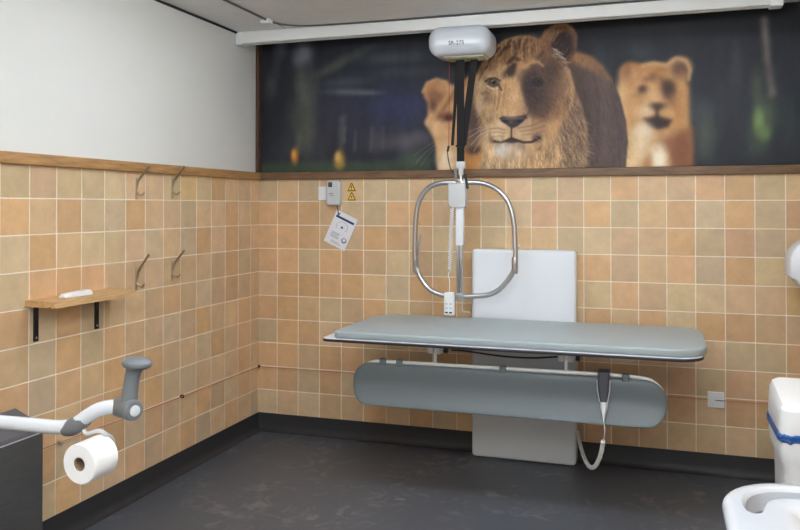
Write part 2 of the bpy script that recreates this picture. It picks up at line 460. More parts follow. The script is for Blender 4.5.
    line([(61.2, 194.7), (60.5, 185.9)], 1.68, (108,104,100), 2.80, .7); line([(68.6, 192.0), (68.0, 180.7)], 1.68, (92,90,90), 2.80, .7); line([(72.7, 193.1), (72.0, 181.8)], 1.12, (60,58,62), 2.24, .7)
    line([(79.4, 194.1), (78.7, 180.4)], 1.68, (96,92,92), 2.80, .7); line([(92.0, 195.0), (91.3, 182.6)], 1.40, (70,66,70), 2.80, .7); line([(87.4, 193.9), (86.7, 181.5)], 1.40, (98,92,94), 2.80, .6)
    line([(59.8, 201.1), (58.4, 180.9)], 3.92, (100,98,94), 4.48, .6); line([(29.8, 189.3), (28.4, 181.6)], 4.48, (92,94,84), 4.48, .65)
    poly([(-0.5, 173.7), (117.2, 173.5), (117.2, 163.7), (-0.5, 165.2)], (66,82,62), 2.80, .75); ell((106.9, 174.9), 8.96, 4.48, (82,102,78), .9, .6)
    line([(303.9, 245.0), (305.3, 223.4), (307.7, 205.1)], 3.92, (112,102,96), 3.92, .85); line([(304.4, 239.6), (305.8, 222.3)], 1.68, (140,130,120), 2.24, .5)
    ell((300.3, 209.8), 2.80, 8.96, (84,92,74), .9, .75); ell((302.7, 189.3), 5.04, 12.32, (92,110,76), .9, .8, -10); ell((300.7, 191.5), 2.24, 5.60, (132,156,92), .9, .75); ell((304.1, 184.4), 2.80, 3.92, (112,142,80), .9, .7)
    ell((274.6, 184.7), 4.48, 12.32, (82,88,76), .9, .75); ell((270.0, 196.9), 6.72, 6.72, (78,86,88), .9, .6); ell((289.9, 220.0), 2.80, 11.20, (74,68,74), .9, .65); ell((315.8, 192.0), 5.04, 13.44, (56,66,64), .9, .7)
    ell((240.1, 231.7), 7.84, 4.48, (60,70,72), .9, .6); ell((218.2, 228.5), 5.60, 6.72, (52,58,66), .9, .7)
    I[:] = I*(1+.16*(vnoise(.12, .05, 51)-.5)+.10*(vnoise(.4, .12, 52)-.5))[..., None]
    ell((26.3, 177.7), 2.58, 4.76, (196,124,52), .7, .95); ell((25.6, 179.0), 1.23, 2.46, (226,168,78), .8, .85)
    ell((57.4, 174.6), 3.58, 5.26, (190,144,70), .7, .9); ell((56.4, 176.5), 1.68, 2.80, (222,184,100), .8, .8); ell((58.5, 171.4), 2.80, 1.68, (150,120,60), .8, .7)
    # --- out-of-focus lioness on the right
    poly([(224.1, 164.7), (226.9, 185.5), (227.5, 203.1), (228.1, 212.1), (230.3, 219.9), (236.8, 224.1), (245.4, 225.3), (255.0, 224.2), (262.3, 219.3), (265.4, 210.3), (265.4, 199.3), (266.9, 187.2), (267.3, 175.1), (266.3, 164.1)], (200,150,96), 2.24, 1)
    ell((235.2, 220.2), 6.72, 6.44, (178,122,80), .3); ell((236.8, 219.0), 3.92, 3.92, (206,154,110), .8, .7); ell((233.0, 220.9), 1.96, 3.92, (150,98,66), .9, .7)
    ell((260.8, 221.6), 6.72, 6.44, (206,156,110), .3); ell((261.8, 220.5), 4.48, 4.76, (86,62,54), .7, .95); line([(255.0, 224.2), (259.2, 227.2), (264.4, 225.3), (266.5, 220.2), (265.9, 214.7)], 1.68, (226,178,128), 1.68, .8)
    line([(241.7, 223.8), (247.6, 225.1), (252.9, 223.7)], 2.24, (230,186,136), 2.24, .8)
    ell((245.4, 218.0), 8.40, 5.60, (196,140,88), .8, .8); ell((239.5, 214.9), 5.04, 5.04, (208,158,108), .9, .8)
    ell((230.3, 205.2), 3.36, 11.20, (232,190,140), .9, .85); ell((235.7, 200.5), 5.04, 6.72, (214,166,116), .9, .8)
    ell((261.7, 206.1), 3.92, 12.32, (206,150,94), .9, .8)
    poly([(250.7, 216.6), (257.1, 215.2), (259.7, 208.4), (258.1, 200.7), (253.9, 202.0), (250.7, 207.7)], (112,78,58), 3.36, .85); ell((254.9, 210.8), 3.36, 3.64, (68,48,44), .8, .9)
    ell((259.1, 197.3), 4.48, 6.72, (190,134,84), .9, .8)
    ell((247.0, 216.8), 2.24, 2.52, (122,82,56), .9, .75); ell((243.3, 215.9), 1.68, 1.68, (140,96,66), .9, .6); ell((251.3, 221.0), 2.80, 1.68, (166,114,72), .9, .6)
    ell((241.9, 210.6), 2.58, 2.24, (66,46,42), .8, .95); ell((240.0, 207.6), 2.80, 1.68, (160,116,84), .9, .5)
    ell((247.0, 207.3), 3.92, 6.16, (226,180,132), .9, .85); ell((248.6, 202.2), 5.04, 2.80, (220,176,132), .8, .6)
    ell((249.1, 200.8), 4.48, 2.13, (78,58,50), .7, .95); line([(249.1, 200.0), (249.1, 194.9)], 2.24, (70,50,44), 2.24, .85)
    ell((242.7, 198.0), 3.92, 3.36, (232,204,170), .9, .85); ell((254.9, 196.4), 3.36, 3.08, (214,166,118), .9, .7)
    poly([(242.1, 194.1), (246.4, 195.0), (249.6, 195.5), (253.3, 194.2), (257.0, 193.0), (254.9, 189.2), (249.6, 187.7), (244.8, 190.1)], (58,40,38), 1.68, 1); ell((251.2, 185.4), 5.04, 2.24, (198,152,110), .8, .8)
    ell((241.6, 186.8), 5.04, 5.04, (240,228,208), .8, .85); ell((239.9, 177.9), 6.16, 8.96, (238,214,178), .9, .85); ell((230.2, 175.9), 4.48, 13.44, (224,182,126), .9, .8)
    poly([(248.5, 181.0), (255.9, 184.2), (267.4, 188.2), (267.8, 164.1), (257.9, 164.2), (253.8, 173.1)], (150,98,66), 3.36, .95); ell((262.2, 176.3), 3.92, 8.96, (128,80,56), .9, .7)
    ell((250.1, 171.0), 4.48, 8.40, (248,234,208), .7, 1); ell((244.2, 168.9), 2.24, 5.04, (186,134,88), .9, .85); ell((235.6, 167.9), 3.36, 4.48, (240,214,172), .9, .7)
    # --- out-of-focus lioness on the left
    poly([(115.9, 211.3), (119.7, 219.7), (126.0, 221.2), (133.5, 217.8), (142.2, 223.4), (150.8, 225.3), (156.8, 214.3), (156.8, 164.4), (122.2, 164.9), (121.6, 179.4), (119.1, 187.4), (114.0, 195.5), (115.9, 201.5)], (206,158,110), 1.40, 1)
    ell((120.3, 214.8), 7.28, 7.28, (196,140,94), .2); ell((121.0, 212.3), 4.48, 5.32, (140,92,66), .7, .9); ell((119.1, 206.3), 2.24, 3.36, (92,64,52), .8, .8); ell((124.8, 217.0), 3.36, 2.80, (214,162,112), .9, .7)
    line([(112.7, 215.1), (115.3, 220.5), (121.6, 222.6), (127.9, 220.5)], 1.68, (226,174,122), 1.68, .8)
    ell((129.8, 210.7), 2.24, 6.72, (228,176,120), .9, .8, -28)
    line([(133.5, 215.4), (127.9, 207.1), (121.6, 197.7)], 2.80, (136,90,60), 2.80, .75); line([(139.7, 219.9), (132.9, 209.4)], 2.24, (150,100,66), 2.80, .65); line([(144.7, 222.0), (142.2, 212.6)], 2.24, (160,108,70), 2.80, .6)
    ell((121.6, 192.8), 2.80, 5.04, (236,194,148), .8, .85); ell((115.9, 196.7), 1.90, 2.24, (218,172,136), .8, .8)
    ell((127.9, 199.3), 4.48, 2.80, (116,70,54), .7, .95); ell((129.2, 198.6), 2.02, 1.57, (58,36,36), .7, 1); ell((124.1, 202.4), 2.80, 1.12, (176,124,82), .9, .7)
    ell((127.9, 186.6), 2.80, 6.72, (222,176,130), .9, .8); ell((127.3, 173.3), 5.04, 7.84, (238,220,192), .8, .9); ell((122.9, 179.4), 1.90, 7.84, (226,180,126), .9, .75)
    poly([(137.2, 177.9), (147.1, 181.3), (156.8, 178.7), (156.8, 164.4), (137.2, 164.7)], (196,136,76), 2.80, .95); ell((144.6, 178.9), 4.48, 2.24, (76,52,44), .8, .9)
    ell((144.6, 195.7), 5.04, 14.56, (92,74,74), .8, .9); ell((139.7, 183.8), 4.48, 3.92, (120,92,80), .9, .7)
    blur(.55)
    line([(119.7, 181.9), (113.3, 177.2), (108.2, 171.8)], 0.45, (140,150,128), 0.73, .5); line([(119.7, 180.1), (114.6, 174.7), (111.4, 169.3)], 0.45, (132,142,120), 0.73, .45); line([(119.1, 183.8), (112.7, 180.3), (106.9, 176.1)], 0.45, (128,138,118), 0.73, .4)
    # --- the big lioness: body behind the head
    body = [(195.7, 229.8), (205.3, 233.3), (212.7, 231.1), (219.3, 225.0), (224.8, 216.8), (229.2, 207.0), (232.4, 193.8), (233.5, 181.4), (231.8, 162.3), (184.0, 162.9)]
    poly(body, (92,76,72), 0.78, 1)
    poly([(200.2, 235.4), (207.0, 233.5), (213.8, 230.5), (219.9, 224.4), (224.3, 216.8), (220.4, 217.0), (214.9, 221.9), (207.0, 225.7), (201.4, 228.4)], (164,118,78), 2.52, .9); ell((214.9, 225.3), 4.48, 2.80, (150,112,82), .9, .6, -35)
    ell((219.8, 214.8), 4.48, 7.84, (112,90,80), .9, .7, 12)
    poly([(201.4, 227.2), (207.0, 221.1), (211.5, 208.3), (213.7, 188.8), (212.5, 163.7), (204.6, 163.8), (203.6, 206.3)], (62,50,50), 3.36, .9)
    line([(218.2, 214.8), (221.5, 198.8), (220.8, 172.7)], 3.36, (104,86,80), 5.04, .5); line([(227.0, 205.4), (229.1, 188.3), (228.0, 171.4)], 2.24, (78,66,72), 3.36, .6); line([(216.0, 211.5), (217.0, 194.4), (216.4, 171.6)], 1.68, (74,58,58), 3.36, .6)
    hair(body, 700, 5.04, (122,100,90), .3, -78, 14, .20, 11); hair(body, 600, 5.04, (58,46,48), .3, -78, 14, .22, 12)
    # ruff and chest
    ruff = [(150.1, 193.1), (152.0, 181.1), (148.9, 172.9), (147.1, 162.2), (209.1, 161.4), (211.4, 177.4), (210.9, 190.0), (207.5, 203.9), (202.5, 215.6), (193.3, 206.8), (184.0, 178.0)]
    poly(ruff, (176,140,104), 1.23, 1)
    poly([(193.3, 197.5), (201.3, 211.1), (206.4, 203.9), (209.8, 190.0), (210.3, 177.4), (208.0, 162.6), (199.0, 162.7), (193.3, 180.1)], (136,108,86), 2.80, .9)
    ell((204.1, 199.4), 3.36, 8.96, (118,94,78), .9, .7); ell((165.2, 169.6), 14.56, 6.72, (214,180,140), .8, .9); ell((188.7, 173.3), 7.84, 8.96, (186,144,100), .9, .8); ell((178.2, 170.0), 6.72, 5.60, (202,162,116), .9, .7); ell((153.2, 174.0), 3.36, 7.84, (222,186,140), .9, .7)
    # head
    head = [(145.9, 220.8), (148.3, 227.8), (152.6, 234.2), (157.5, 239.8), (163.5, 243.6), (170.6, 245.3), (177.7, 245.0), (184.7, 242.2), (195.7, 231.0), (201.4, 223.7), (204.2, 213.2), (203.0, 202.9), (197.9, 193.9), (189.8, 185.4), (182.9, 178.6), (172.3, 175.4), (160.4, 175.6), (153.8, 180.5), (152.0, 190.7), (148.3, 199.1), (145.6, 206.4), (145.0, 213.6)]
    poly(head, (198,158,116), 0.78, 1)
    ear = [(182.4, 236.5), (183.6, 242.2), (187.1, 247.8), (192.3, 251.0), (198.6, 251.4), (203.1, 248.4), (205.7, 243.1), (205.4, 236.2), (202.5, 229.4), (196.8, 224.0), (188.8, 229.1)]
    poly(ear, (118,82,60), 0.78, 1)
    poly([(190.5, 238.3), (194.0, 245.0), (199.1, 246.4), (203.1, 242.7), (203.7, 235.1), (200.2, 228.4), (194.5, 229.9)], (50,38,38), 1.96, .95)
    ell((187.6, 242.0), 2.80, 5.04, (140,98,68), .9, .8, -30); line([(184.7, 240.4), (188.2, 246.6), (193.4, 249.7), (199.1, 249.9), (203.1, 246.7)], 1.34, (160,120,88), 1.68, .75)
    hair([(187.6, 244.3), (192.3, 247.5), (195.7, 246.1), (191.1, 238.3), (187.0, 237.3)], 60, 2.24, (176,136,98), .25, 60, 25, .4, 41)
    hair([(189.9, 238.3), (192.2, 237.0), (199.1, 228.5), (195.7, 226.4), (190.5, 232.5)], 46, 3.92, (190,168,146), .26, -28, 14, .5, 42); hair([(191.1, 237.1), (193.4, 235.8), (196.8, 230.9), (193.9, 231.1)], 12, 3.92, (232,220,204), .3, -25, 12, .6, 43)
    ell((186.4, 235.1), 3.36, 3.92, (112,78,56), .9, .8)
    # forehead
    poly([(147.1, 223.1), (152.0, 232.4), (158.1, 239.2), (165.3, 243.5), (172.4, 244.7), (180.6, 244.2), (188.2, 238.4), (188.8, 230.3), (179.4, 227.3), (170.0, 231.3), (160.5, 229.5), (153.2, 221.6)], (158,116,78), 3.36, .9)
    ell((178.3, 240.2), 6.72, 3.36, (134,94,64), .9, .8); ell((163.5, 238.8), 5.60, 3.36, (140,100,68), .9, .7, 25); ell((150.8, 227.7), 2.24, 5.04, (120,86,62), .9, .7, -28)
    ell((172.4, 234.7), 2.24, 3.92, (196,150,100), .9, .6); ell((158.7, 232.0), 3.36, 2.80, (190,146,102), .9, .6)
    mottle(head, 1.68, .55, .22, .35, 61)
    for pts, w, al in (
        ([(153.8, 231.1), (156.9, 235.7), (160.5, 239.0)], 2.4, .8), ([(159.9, 234.3), (162.3, 237.7), (166.5, 239.8)], 3.2, .85), ([(162.3, 238.3), (165.3, 241.1), (167.1, 243.3)], 2.2, .75), ([(169.4, 232.6), (170.0, 237.2), (168.8, 242.0)], 2.6, .7),
        ([(171.8, 238.3), (172.4, 243.0)], 1.8, .8), ([(175.3, 233.4), (174.8, 238.7), (175.9, 242.7)], 2.2, .65), ([(179.5, 234.3), (180.6, 239.5)], 2.4, .6), ([(165.3, 229.9), (168.8, 232.6), (171.8, 231.2)], 4, .8), ([(182.4, 230.6), (185.9, 235.1)], 3, .6),
        ([(147.7, 220.7), (150.8, 225.9), (154.4, 229.9)], 2.2, .75), ([(150.8, 220.5), (155.0, 226.3)], 1.6, .5), ([(176.5, 240.9), (180.1, 242.5)], 1.6, .5)):
        line(pts, (w*.56), (58,42,36), 1.46, al)
    for pts in ([(167.6, 233.8), (167.7, 240.9)], [(173.6, 233.5), (173.6, 241.7)], [(177.7, 235.6), (177.7, 241.5)], [(158.1, 234.4), (162.3, 240.1)], [(152.0, 225.2), (155.6, 231.0)], [(182.4, 236.5), (181.8, 240.6)]):
        line(pts, 0.78, (198,154,108), 1.12, .6)
    poly([(162.2, 220.5), (161.7, 224.1), (164.7, 226.3), (168.2, 230.3), (171.2, 228.9), (170.0, 224.9), (168.2, 220.2), (164.6, 220.4)], (60,44,40), 1.68, .92); ell((158.6, 224.3), 3.92, 2.24, (200,160,118), .9, .7); ell((172.4, 226.5), 1.96, 3.36, (206,156,104), .9, .7)
    ell((148.9, 215.8), 2.80, 6.16, (218,186,148), .9, .85); ell((148.3, 206.3), 2.52, 5.04, (226,200,168), .9, .8); ell((153.2, 224.0), 2.80, 2.24, (204,164,122), .9, .7)
    # half of the printed face lies in its own dark side
    ell((189.3, 211.6), 13.44, 16.80, (128,94,72), .7, .9); ell((184.7, 214.2), 9.52, 14.56, (84,62, 54), .8, .92); ell((178.8, 215.6), 5.60, 9.52, (54,40,40), .8, .95); ell((181.7, 204.9), 5.04, 6.16, (62,46,44), .9, .9); ell((190.5, 224.3), 5.04, 5.04, (76,56,48), .9, .85)
    ell((187.5, 200.0), 5.60, 5.04, (92,66,54), .9, .8); ell((195.6, 206.7), 3.92, 10.08, (134,98,72), .9, .75); ell((199.6, 207.7), 2.52, 10.08, (168,128,92), .9, .65); ell((194.5, 196.3), 5.60, 4.48, (172,126,86), .9, .85); ell((189.3, 188.9), 5.04, 4.48, (190,146,102), .9, .85)
    ell((174.7, 227.5), 2.80, 1.68, (210,164,110), .9, .7); line([(173.6, 226.4), (178.9, 229.1), (183.0, 229.4), (185.9, 226.9)], 1.23, (204,160,108), 1.68, .75); ell((180.0, 230.2), 2.80, 1.46, (196,152,104), .9, .7)
    shade = [(174.7, 222.8), (181.8, 227.1), (191.1, 229.0), (199.1, 222.7), (201.9, 212.2), (199.0, 200.8), (189.8, 194.2), (181.7, 196.8), (175.9, 207.5)]
    # nose bridge and cheeks
    poly([(161.0, 218.8), (167.6, 221.4), (171.8, 218.3), (173.5, 210.0), (175.9, 200.5), (160.4, 199.3), (159.2, 208.2)], (208,162,112), 2.24, .9)
    ell((165.2, 216.3), 2.80, 4.48, (214,166,112), .9, .7); ell((170.0, 209.5), 1.90, 2.24, (230,192,146), .9, .75); ell((171.8, 204.8), 2.24, 3.92, (198,152,108), .9, .7); ell((164.6, 208.0), 2.24, 5.04, (188,142,98), .9, .6)
    line([(159.8, 216.5), (160.4, 210.6), (158.6, 202.3)], 0.90, (124,90,66), 1.34, .65); line([(157.4, 211.9), (157.4, 205.9), (156.2, 201.2)], 0.78, (140,104,78), 1.23, .55); line([(164.0, 217.5), (162.8, 210.4), (162.2, 203.4)], 0.90, (160,116,80), 1.46, .6)
    ell((153.2, 209.1), 2.80, 3.36, (164,128,98), .9, .75); ell((151.4, 212.7), 2.24, 1.12, (138,104,80), .9, .7); ell((153.8, 201.3), 3.36, 3.36, (208,170,128), .9, .7)
    # eyes
    ell((156.4, 218.6), 3.58, 2.58, (44,34,32), .4, 1, -10); ell((156.8, 218.7), 2.35, 1.90, (104,88,66), .4, 1); ell((156.8, 218.8), 1.18, 1.23, (24,20,20), .4, 1); ell((156.0, 219.7), 0.50, 0.39, (190,190,186), .6, .8)
    line([(151.7, 219.6), (153.8, 221.1), (157.4, 221.4), (160.4, 219.7)], 1.06, (40,30,30), 0.90, .95); line([(152.6, 216.9), (155.6, 215.0), (159.2, 215.1)], 1.01, (222,204,178), 1.01, .9); line([(159.8, 217.1), (161.3, 214.1)], 1.23, (60,44,40), 1.01, .85)
    ell((153.8, 222.8), 3.36, 1.01, (212,176,136), .9, .6)
    ell((182.9, 217.7), 3.02, 2.13, (30,24,26), .5, .95); ell((183.2, 218.0), 1.68, 1.34, (70,60,54), .6, .85); ell((183.3, 218.0), 0.90, 0.90, (20,18,20), .5, .95); line([(179.4, 220.5), (182.9, 221.4), (187.0, 219.9)], 0.78, (100,76,62), 1.23, .6); line([(180.0, 214.7), (184.1, 213.6), (187.6, 215.2)], 0.73, (98,74,60), 1.23, .5)
    # muzzle
    ell((159.8, 189.8), 7.28, 6.16, (210,178,138), .5, .95); ell((174.7, 189.4), 8.40, 5.88, (192,158,122), .6, .9); ell((183.5, 190.3), 4.48, 5.04, (164,124,92), .9, .8)
    ell((162.2, 194.5), 3.36, 2.24, (226,196,158), .9, .75); ell((156.8, 188.1), 3.36, 2.80, (222,194,156), .9, .7); ell((172.3, 187.7), 3.36, 2.24, (212,180,142), .9, .6)
    line([(154.4, 191.2), (159.2, 191.6), (163.4, 190.3)], 0.67, (140,106,80), 0.90, .6); line([(154.4, 188.8), (159.2, 189.3), (163.4, 188.3)], 0.67, (150,114,86), 0.90, .55); line([(155.6, 186.4), (159.8, 186.9), (163.4, 186.5)], 0.67, (150,114,86), 0.90, .5); ell((155.0, 185.8), 1.34, 1.46, (132,98,78), .9, .6)
    line([(171.7, 191.2), (178.8, 192.2), (185.8, 194.9)], 0.73, (128,96,74), 1.01, .6); line([(172.3, 189.2), (179.4, 189.8), (187.0, 191.9)], 0.73, (132,100,78), 1.01, .55); line([(173.5, 187.1), (180.0, 187.5), (186.9, 189.0)], 0.67, (136,104,80), 1.01, .5)
    # nose
    poly([(160.0, 197.4), (162.2, 198.5), (167.0, 197.5), (171.7, 198.2), (175.9, 199.0), (176.7, 197.2), (173.8, 194.4), (170.6, 192.1), (167.5, 191.0), (164.6, 193.2), (161.3, 195.4)], (58,48,50), 0.78, 1)
    ell((168.2, 197.1), 5.04, 0.95, (124,102,98), .9, .75); ell((167.0, 194.9), 1.12, 0.90, (108,92,92), .9, .55); ell((163.7, 195.4), 1.34, 0.78, (26,22,26), .7, .85); ell((172.0, 195.3), 1.46, 0.84, (24,20,24), .7, .85)
    line([(176.5, 198.7), (178.2, 201.6), (176.5, 204.6)], 1.01, (84,62,54), 1.23, .65); ell((175.3, 201.7), 1.68, 2.24, (150,114,92), .9, .6)
    line([(167.4, 191.4), (167.2, 188.4), (167.3, 185.5)], 0.95, (66,50,46), 0.90, .9)
    line([(156.8, 183.7), (161.0, 182.9), (164.6, 183.9), (167.3, 185.4), (170.5, 183.9), (174.7, 182.6), (179.4, 182.8), (184.0, 185.3)], 1.40, (50,36,36), 1.12, .95)
    ell((167.6, 183.5), 3.92, 1.34, (46,34,36), .7, .9); ell((182.3, 185.1), 2.58, 2.24, (60,40,40), .8, .75); ell((155.6, 184.0), 1.68, 1.34, (96,70,58), .9, .7)
    ell((168.8, 180.4), 6.72, 1.90, (158,134,118), .8, .85)
    ell((161.6, 178.5), 4.76, 3.64, (230,224,216), .8, .95); ell((170.5, 177.2), 5.60, 2.80, (204,180,154), .9, .8); ell((152.6, 179.9), 2.24, 6.72, (220,186,142), .9, .75)
    # fur strokes over the whole coat
    light = [(147.1, 214.7), (150.8, 228.9), (160.5, 228.3), (172.4, 217.1), (174.7, 200.5), (160.4, 199.9), (152.0, 193.1), (147.1, 204.0)]
    hair(light, 380, 2.02, (232,198,154), .22, -70, 35, .32, 21); hair(light, 320, 1.79, (140,104,74), .22, -70, 35, .34, 22)
    top = [(149.6, 229.0), (155.6, 236.9), (162.9, 242.4), (172.4, 244.2), (183.0, 242.9), (187.6, 237.3), (178.3, 229.7), (160.5, 228.3)]
    hair(top, 280, 2.02, (204,160,112), .24, 95, 26, .36, 23); hair(top, 320, 2.02, (80,56,44), .24, 95, 26, .38, 24)
    hair(shade, 300, 2.13, (128,98,80), .22, -60, 30, .28, 25); hair(shade, 300, 2.13, (44,32,32), .22, -60, 30, .3, 26)
    chest = [(150.7, 177.6), (160.4, 174.4), (175.8, 174.1), (186.9, 179.1), (195.6, 188.2), (206.9, 189.0), (209.7, 162.6), (148.3, 163.3)]
    hair(chest, 750, 3.92, (226,196,154), .24, -82, 20, .36, 27); hair(chest, 700, 3.92, (120,90,66), .24, -82, 20, .34, 28)
    side = [(195.6, 194.0), (201.9, 211.0), (207.0, 201.6), (210.9, 183.1), (209.1, 163.7), (197.8, 165.0)]
    hair(side, 320, 5.04, (182,150,120), .24, -62, 16, .4, 29); hair(side, 300, 4.48, (76,58,52), .24, -62, 16, .42, 30)
    hair([(208.1, 201.6), (212.5, 183.1), (211.4, 164.8), (206.9, 164.9)], 90, 3.92, (150,122,100), .26, -35, 20, .5, 31); hair([(144.7, 211.3), (146.5, 211.2), (150.7, 193.1), (152.6, 181.1), (150.1, 181.2)], 60, 2.80, (222,194,160), .24, -110, 20, .45, 33)
    hair(ear, 200, 2.24, (150,114,86), .22, 60, 30, .3, 32)
    line([(152.6, 191.8), (147.7, 190.2), (141.6, 186.2)], 0.45, (214,204,198), 0.62, .7); line([(152.6, 190.1), (147.7, 187.2), (142.8, 182.0)], 0.45, (214,204,198), 0.62, .7); line([(153.2, 188.3), (148.9, 184.8), (144.6, 178.3)], 0.45, (206,194,188), 0.62, .65)
    line([(153.2, 193.0), (147.1, 192.0), (141.6, 189.8)], 0.39, (196,184,178), 0.62, .55); line([(153.8, 186.5), (150.7, 182.4), (147.7, 176.5)], 0.39, (200,186,178), 0.62, .55)
    line([(180.0, 188.1), (187.5, 184.3), (194.4, 179.0)], 0.39, (206,178,144), 0.62, .4); line([(180.5, 186.3), (187.5, 180.3), (191.0, 174.4)], 0.39, (206,178,144), 0.62, .4)
    mottle(ruff, 1.68, .5, .16, .25, 71)
    # print grain
    I *= (1+.05*(vnoise(1.3, .9, 5)-.5)+.07*(vnoise(.35, .3, 6)-.5))[..., None]
    I = np.clip(I*1.0, 0, 255)/255
    L = np.where(I <= .04045, I/12.92, ((I+.055)/1.055)**2.4)
    n = nx*nz
    me = bpy.data.meshes.new('wall_mural')
    co = np.zeros((n*2, 3)); gx, gz = np.meshgrid(xs, zs)
    front = np.stack([gx.ravel(), np.full(n, -.004), gz.ravel()], 1)
    idx = np.arange(n).reshape(nz, nx)
    quads = np.stack([idx[:-1, :-1], idx[:-1, 1:], idx[1:, 1:], idx[1:, :-1]], -1).reshape(-1, 4)
    rim = np.concatenate([idx[0, :], idx[1:, -1], idx[-1, -2::-1], idx[-2:0:-1, 0]])     # thin edge back to the wall
    back = front[rim].copy(); back[:, 1] = -.0005
    m_ = len(rim); rb = n+np.arange(m_)
    sidef = np.stack([rim, rb, np.roll(rb, -1), np.roll(rim, -1)], -1)
    verts = np.concatenate([front, back]); quads = np.concatenate([quads, sidef])
    o0 = V((MX0, 0, MZ0))
    verts = verts-np.array(o0)
    me.vertices.add(len(verts)); me.vertices.foreach_set('co', verts.ravel())
    me.loops.add(quads.size); me.loops.foreach_set('vertex_index', quads.ravel().astype(np.int32))
    me.polygons.add(len(quads)); me.polygons.foreach_set('loop_start', np.arange(0, quads.size, 4, dtype=np.int32))
    me.update(calc_edges=True); me.validate()
    ca = me.color_attributes.new('ink', 'FLOAT_COLOR', 'POINT')
    C = np.ones((len(verts), 4)); C[:n, :3] = L.reshape(-1, 3); C[n:, :3] = L.reshape(-1, 3)[rim]
    ca.data.foreach_set('color', C.ravel().astype(np.float32))
    me.materials.append(M['print'])
    o = bpy.data.objects.new('wall_mural', me); col.objects.link(o); o.location = o0; ROOT[o.name] = o0
    tag(o, 'wide dark printed wall mural of three lionesses above the dado rail', 'mural')
make_mural()

# ------------------------------------------------------------------ ceiling track and hoist
YT = -.25
t = thing('ceiling_track', (1.55, YT, 2.462), 'long white hoist track fixed under the ceiling along the back wall', 'track')
b = MB(); w = .036
prof = [(YT-w, ZC-.0015), (YT-w, 2.464), (YT-w+.004, 2.460), (YT-.014, 2.460), (YT-.014, 2.466), (YT-w+.005, 2.468), (YT-w+.005, 2.5), (YT+w-.005, 2.5), (YT+w-.005, 2.468), (YT+.014, 2.466), (YT+.014, 2.460), (YT+w-.004, 2.460), (YT+w, 2.464), (YT+w, ZC-.0015)]
b.prism(prof, .012, 3.045, axes='yzx'); b.build('track_profile', M['rail_paint'], t, smooth=0)
for x0, x1 in ((.002, .045), (3.035, 3.095)):
    b = MB(); b.slab(YT-w-.004, YT+w+.004, 2.453, ZC-.001, x0, x1, .006, .004, axes='yzx'); b.build('end_cap', M['white_plastic'], t)

h = thing('hoist_motor', (1.445, YT, 2.292), 'white rounded hoist motor hanging from the ceiling track, lettered SR-275', 'hoist')
b = MB(); b.slab(1.268, 1.622, 2.292, 2.456, YT-.14, YT+.115, (.062, .062, .07, .07), .058, axes='xzy', n=8, k=6); b.build('housing', M['motor_white'], h, smooth=60)
b = MB(); b.slab(1.345, 1.575, YT-.075, YT+.075, 2.2875, 2.2935, .02, .002); b.slab(1.385, 1.45, YT-.06, YT+.05, 2.2835, 2.288, .01, .002); b.slab(1.468, 1.55, YT-.06, YT+.05, 2.2835, 2.288, .01, .002); b.build('underside_plate', M['undertray'], h)
b = MB(); b.slab(1.40, 1.50, YT-.02, YT+.02, 2.445, 2.468, .005, .002); b.build('trolley', M['cable_grey'], h)
text_part('lettering', 'SR-275', .031, (1.440, YT-.1403, 2.352), (1, 0, -.02), (0, 0, 1), M['darkink'], h)
b = MB(); b.ribbon([(1.428, YT, 2.288), (1.428, YT, 2.0), (1.428, YT, 1.70)], .042, .006, (1, 0, 0)); b.build('lifting_strap', M['strap'], h)
b = MB(); b.ribbon([(1.506, YT+.012, 2.288), (1.474, YT+.01, 2.05), (1.440, YT+.008, 1.80)], .040, .005, (1, 0, 0)); b.build('lifting_strap', M['strap'], h)
b = MB(); b.ribbon([(1.400, YT+.02, 2.288), (1.392, YT+.02, 2.05), (1.376, YT+.015, 1.80)], [.014, .018, .016], .004, (1, 0, 0)); b.build('lifting_strap', M['strap'], h)
b = MB(); b.ribbon([(1.428, YT-.005, 1.80), (1.428, YT-.005, 1.79)], .05, .016, (1, 0, 0)); b.build('strap_keeper', M['strap'], h)
b = MB(); b.tube([(1.362, YT, 2.288), (1.361, YT, 2.0), (1.358, YT, 1.79)], .0016, 6); b.build('emergency_cord', M['red'], h)
b = MB(); b.tube(smooth_path([(1.362, YT, 1.80), (1.352, YT, 1.775), (1.356, YT, 1.72), (1.372, YT, 1.66), (1.392, YT, 1.63), (1.40, YT, 1.60)]), .0032, 6); b.tube([(1.358, YT, 1.795), (1.352, YT, 1.765)], .007, 8); b.build('power_lead', M['black'], h)

# spreader frame hung from the strap
f = thing('hoist_spreader_frame', (1.44, YT, .93), 'oval grey steel tube spreader frame hanging from the black hoist straps', 'hoist frame')
left = [(1.40, YT, 1.586), (1.319, YT, 1.586), (1.25, YT, 1.565), (1.195, YT, 1.508), (1.167, YT, 1.425), (1.157, YT, 1.29), (1.159, YT, 1.15), (1.182, YT, 1.057), (1.236, YT, .984), (1.306, YT, .950), (1.40, YT, .943)]
right = [(1.44, YT, 1.586), (1.541, YT, 1.584), (1.617, YT, 1.560), (1.679, YT, 1.508), (1.715, YT, 1.441), (1.734, YT, 1.348), (1.741, YT, 1.19), (1.733, YT, 1.10), (1.667, YT, 1.005), (1.586, YT, .957), (1.44, YT, .942)]
b = MB(); b.tube(smooth_path(left, 7), .0145, 14); b.build('side_tube', M['chrome'], f)
b = MB(); b.tube(smooth_path(right, 7), .0145, 14); b.build('side_tube', M['chrome'], f)
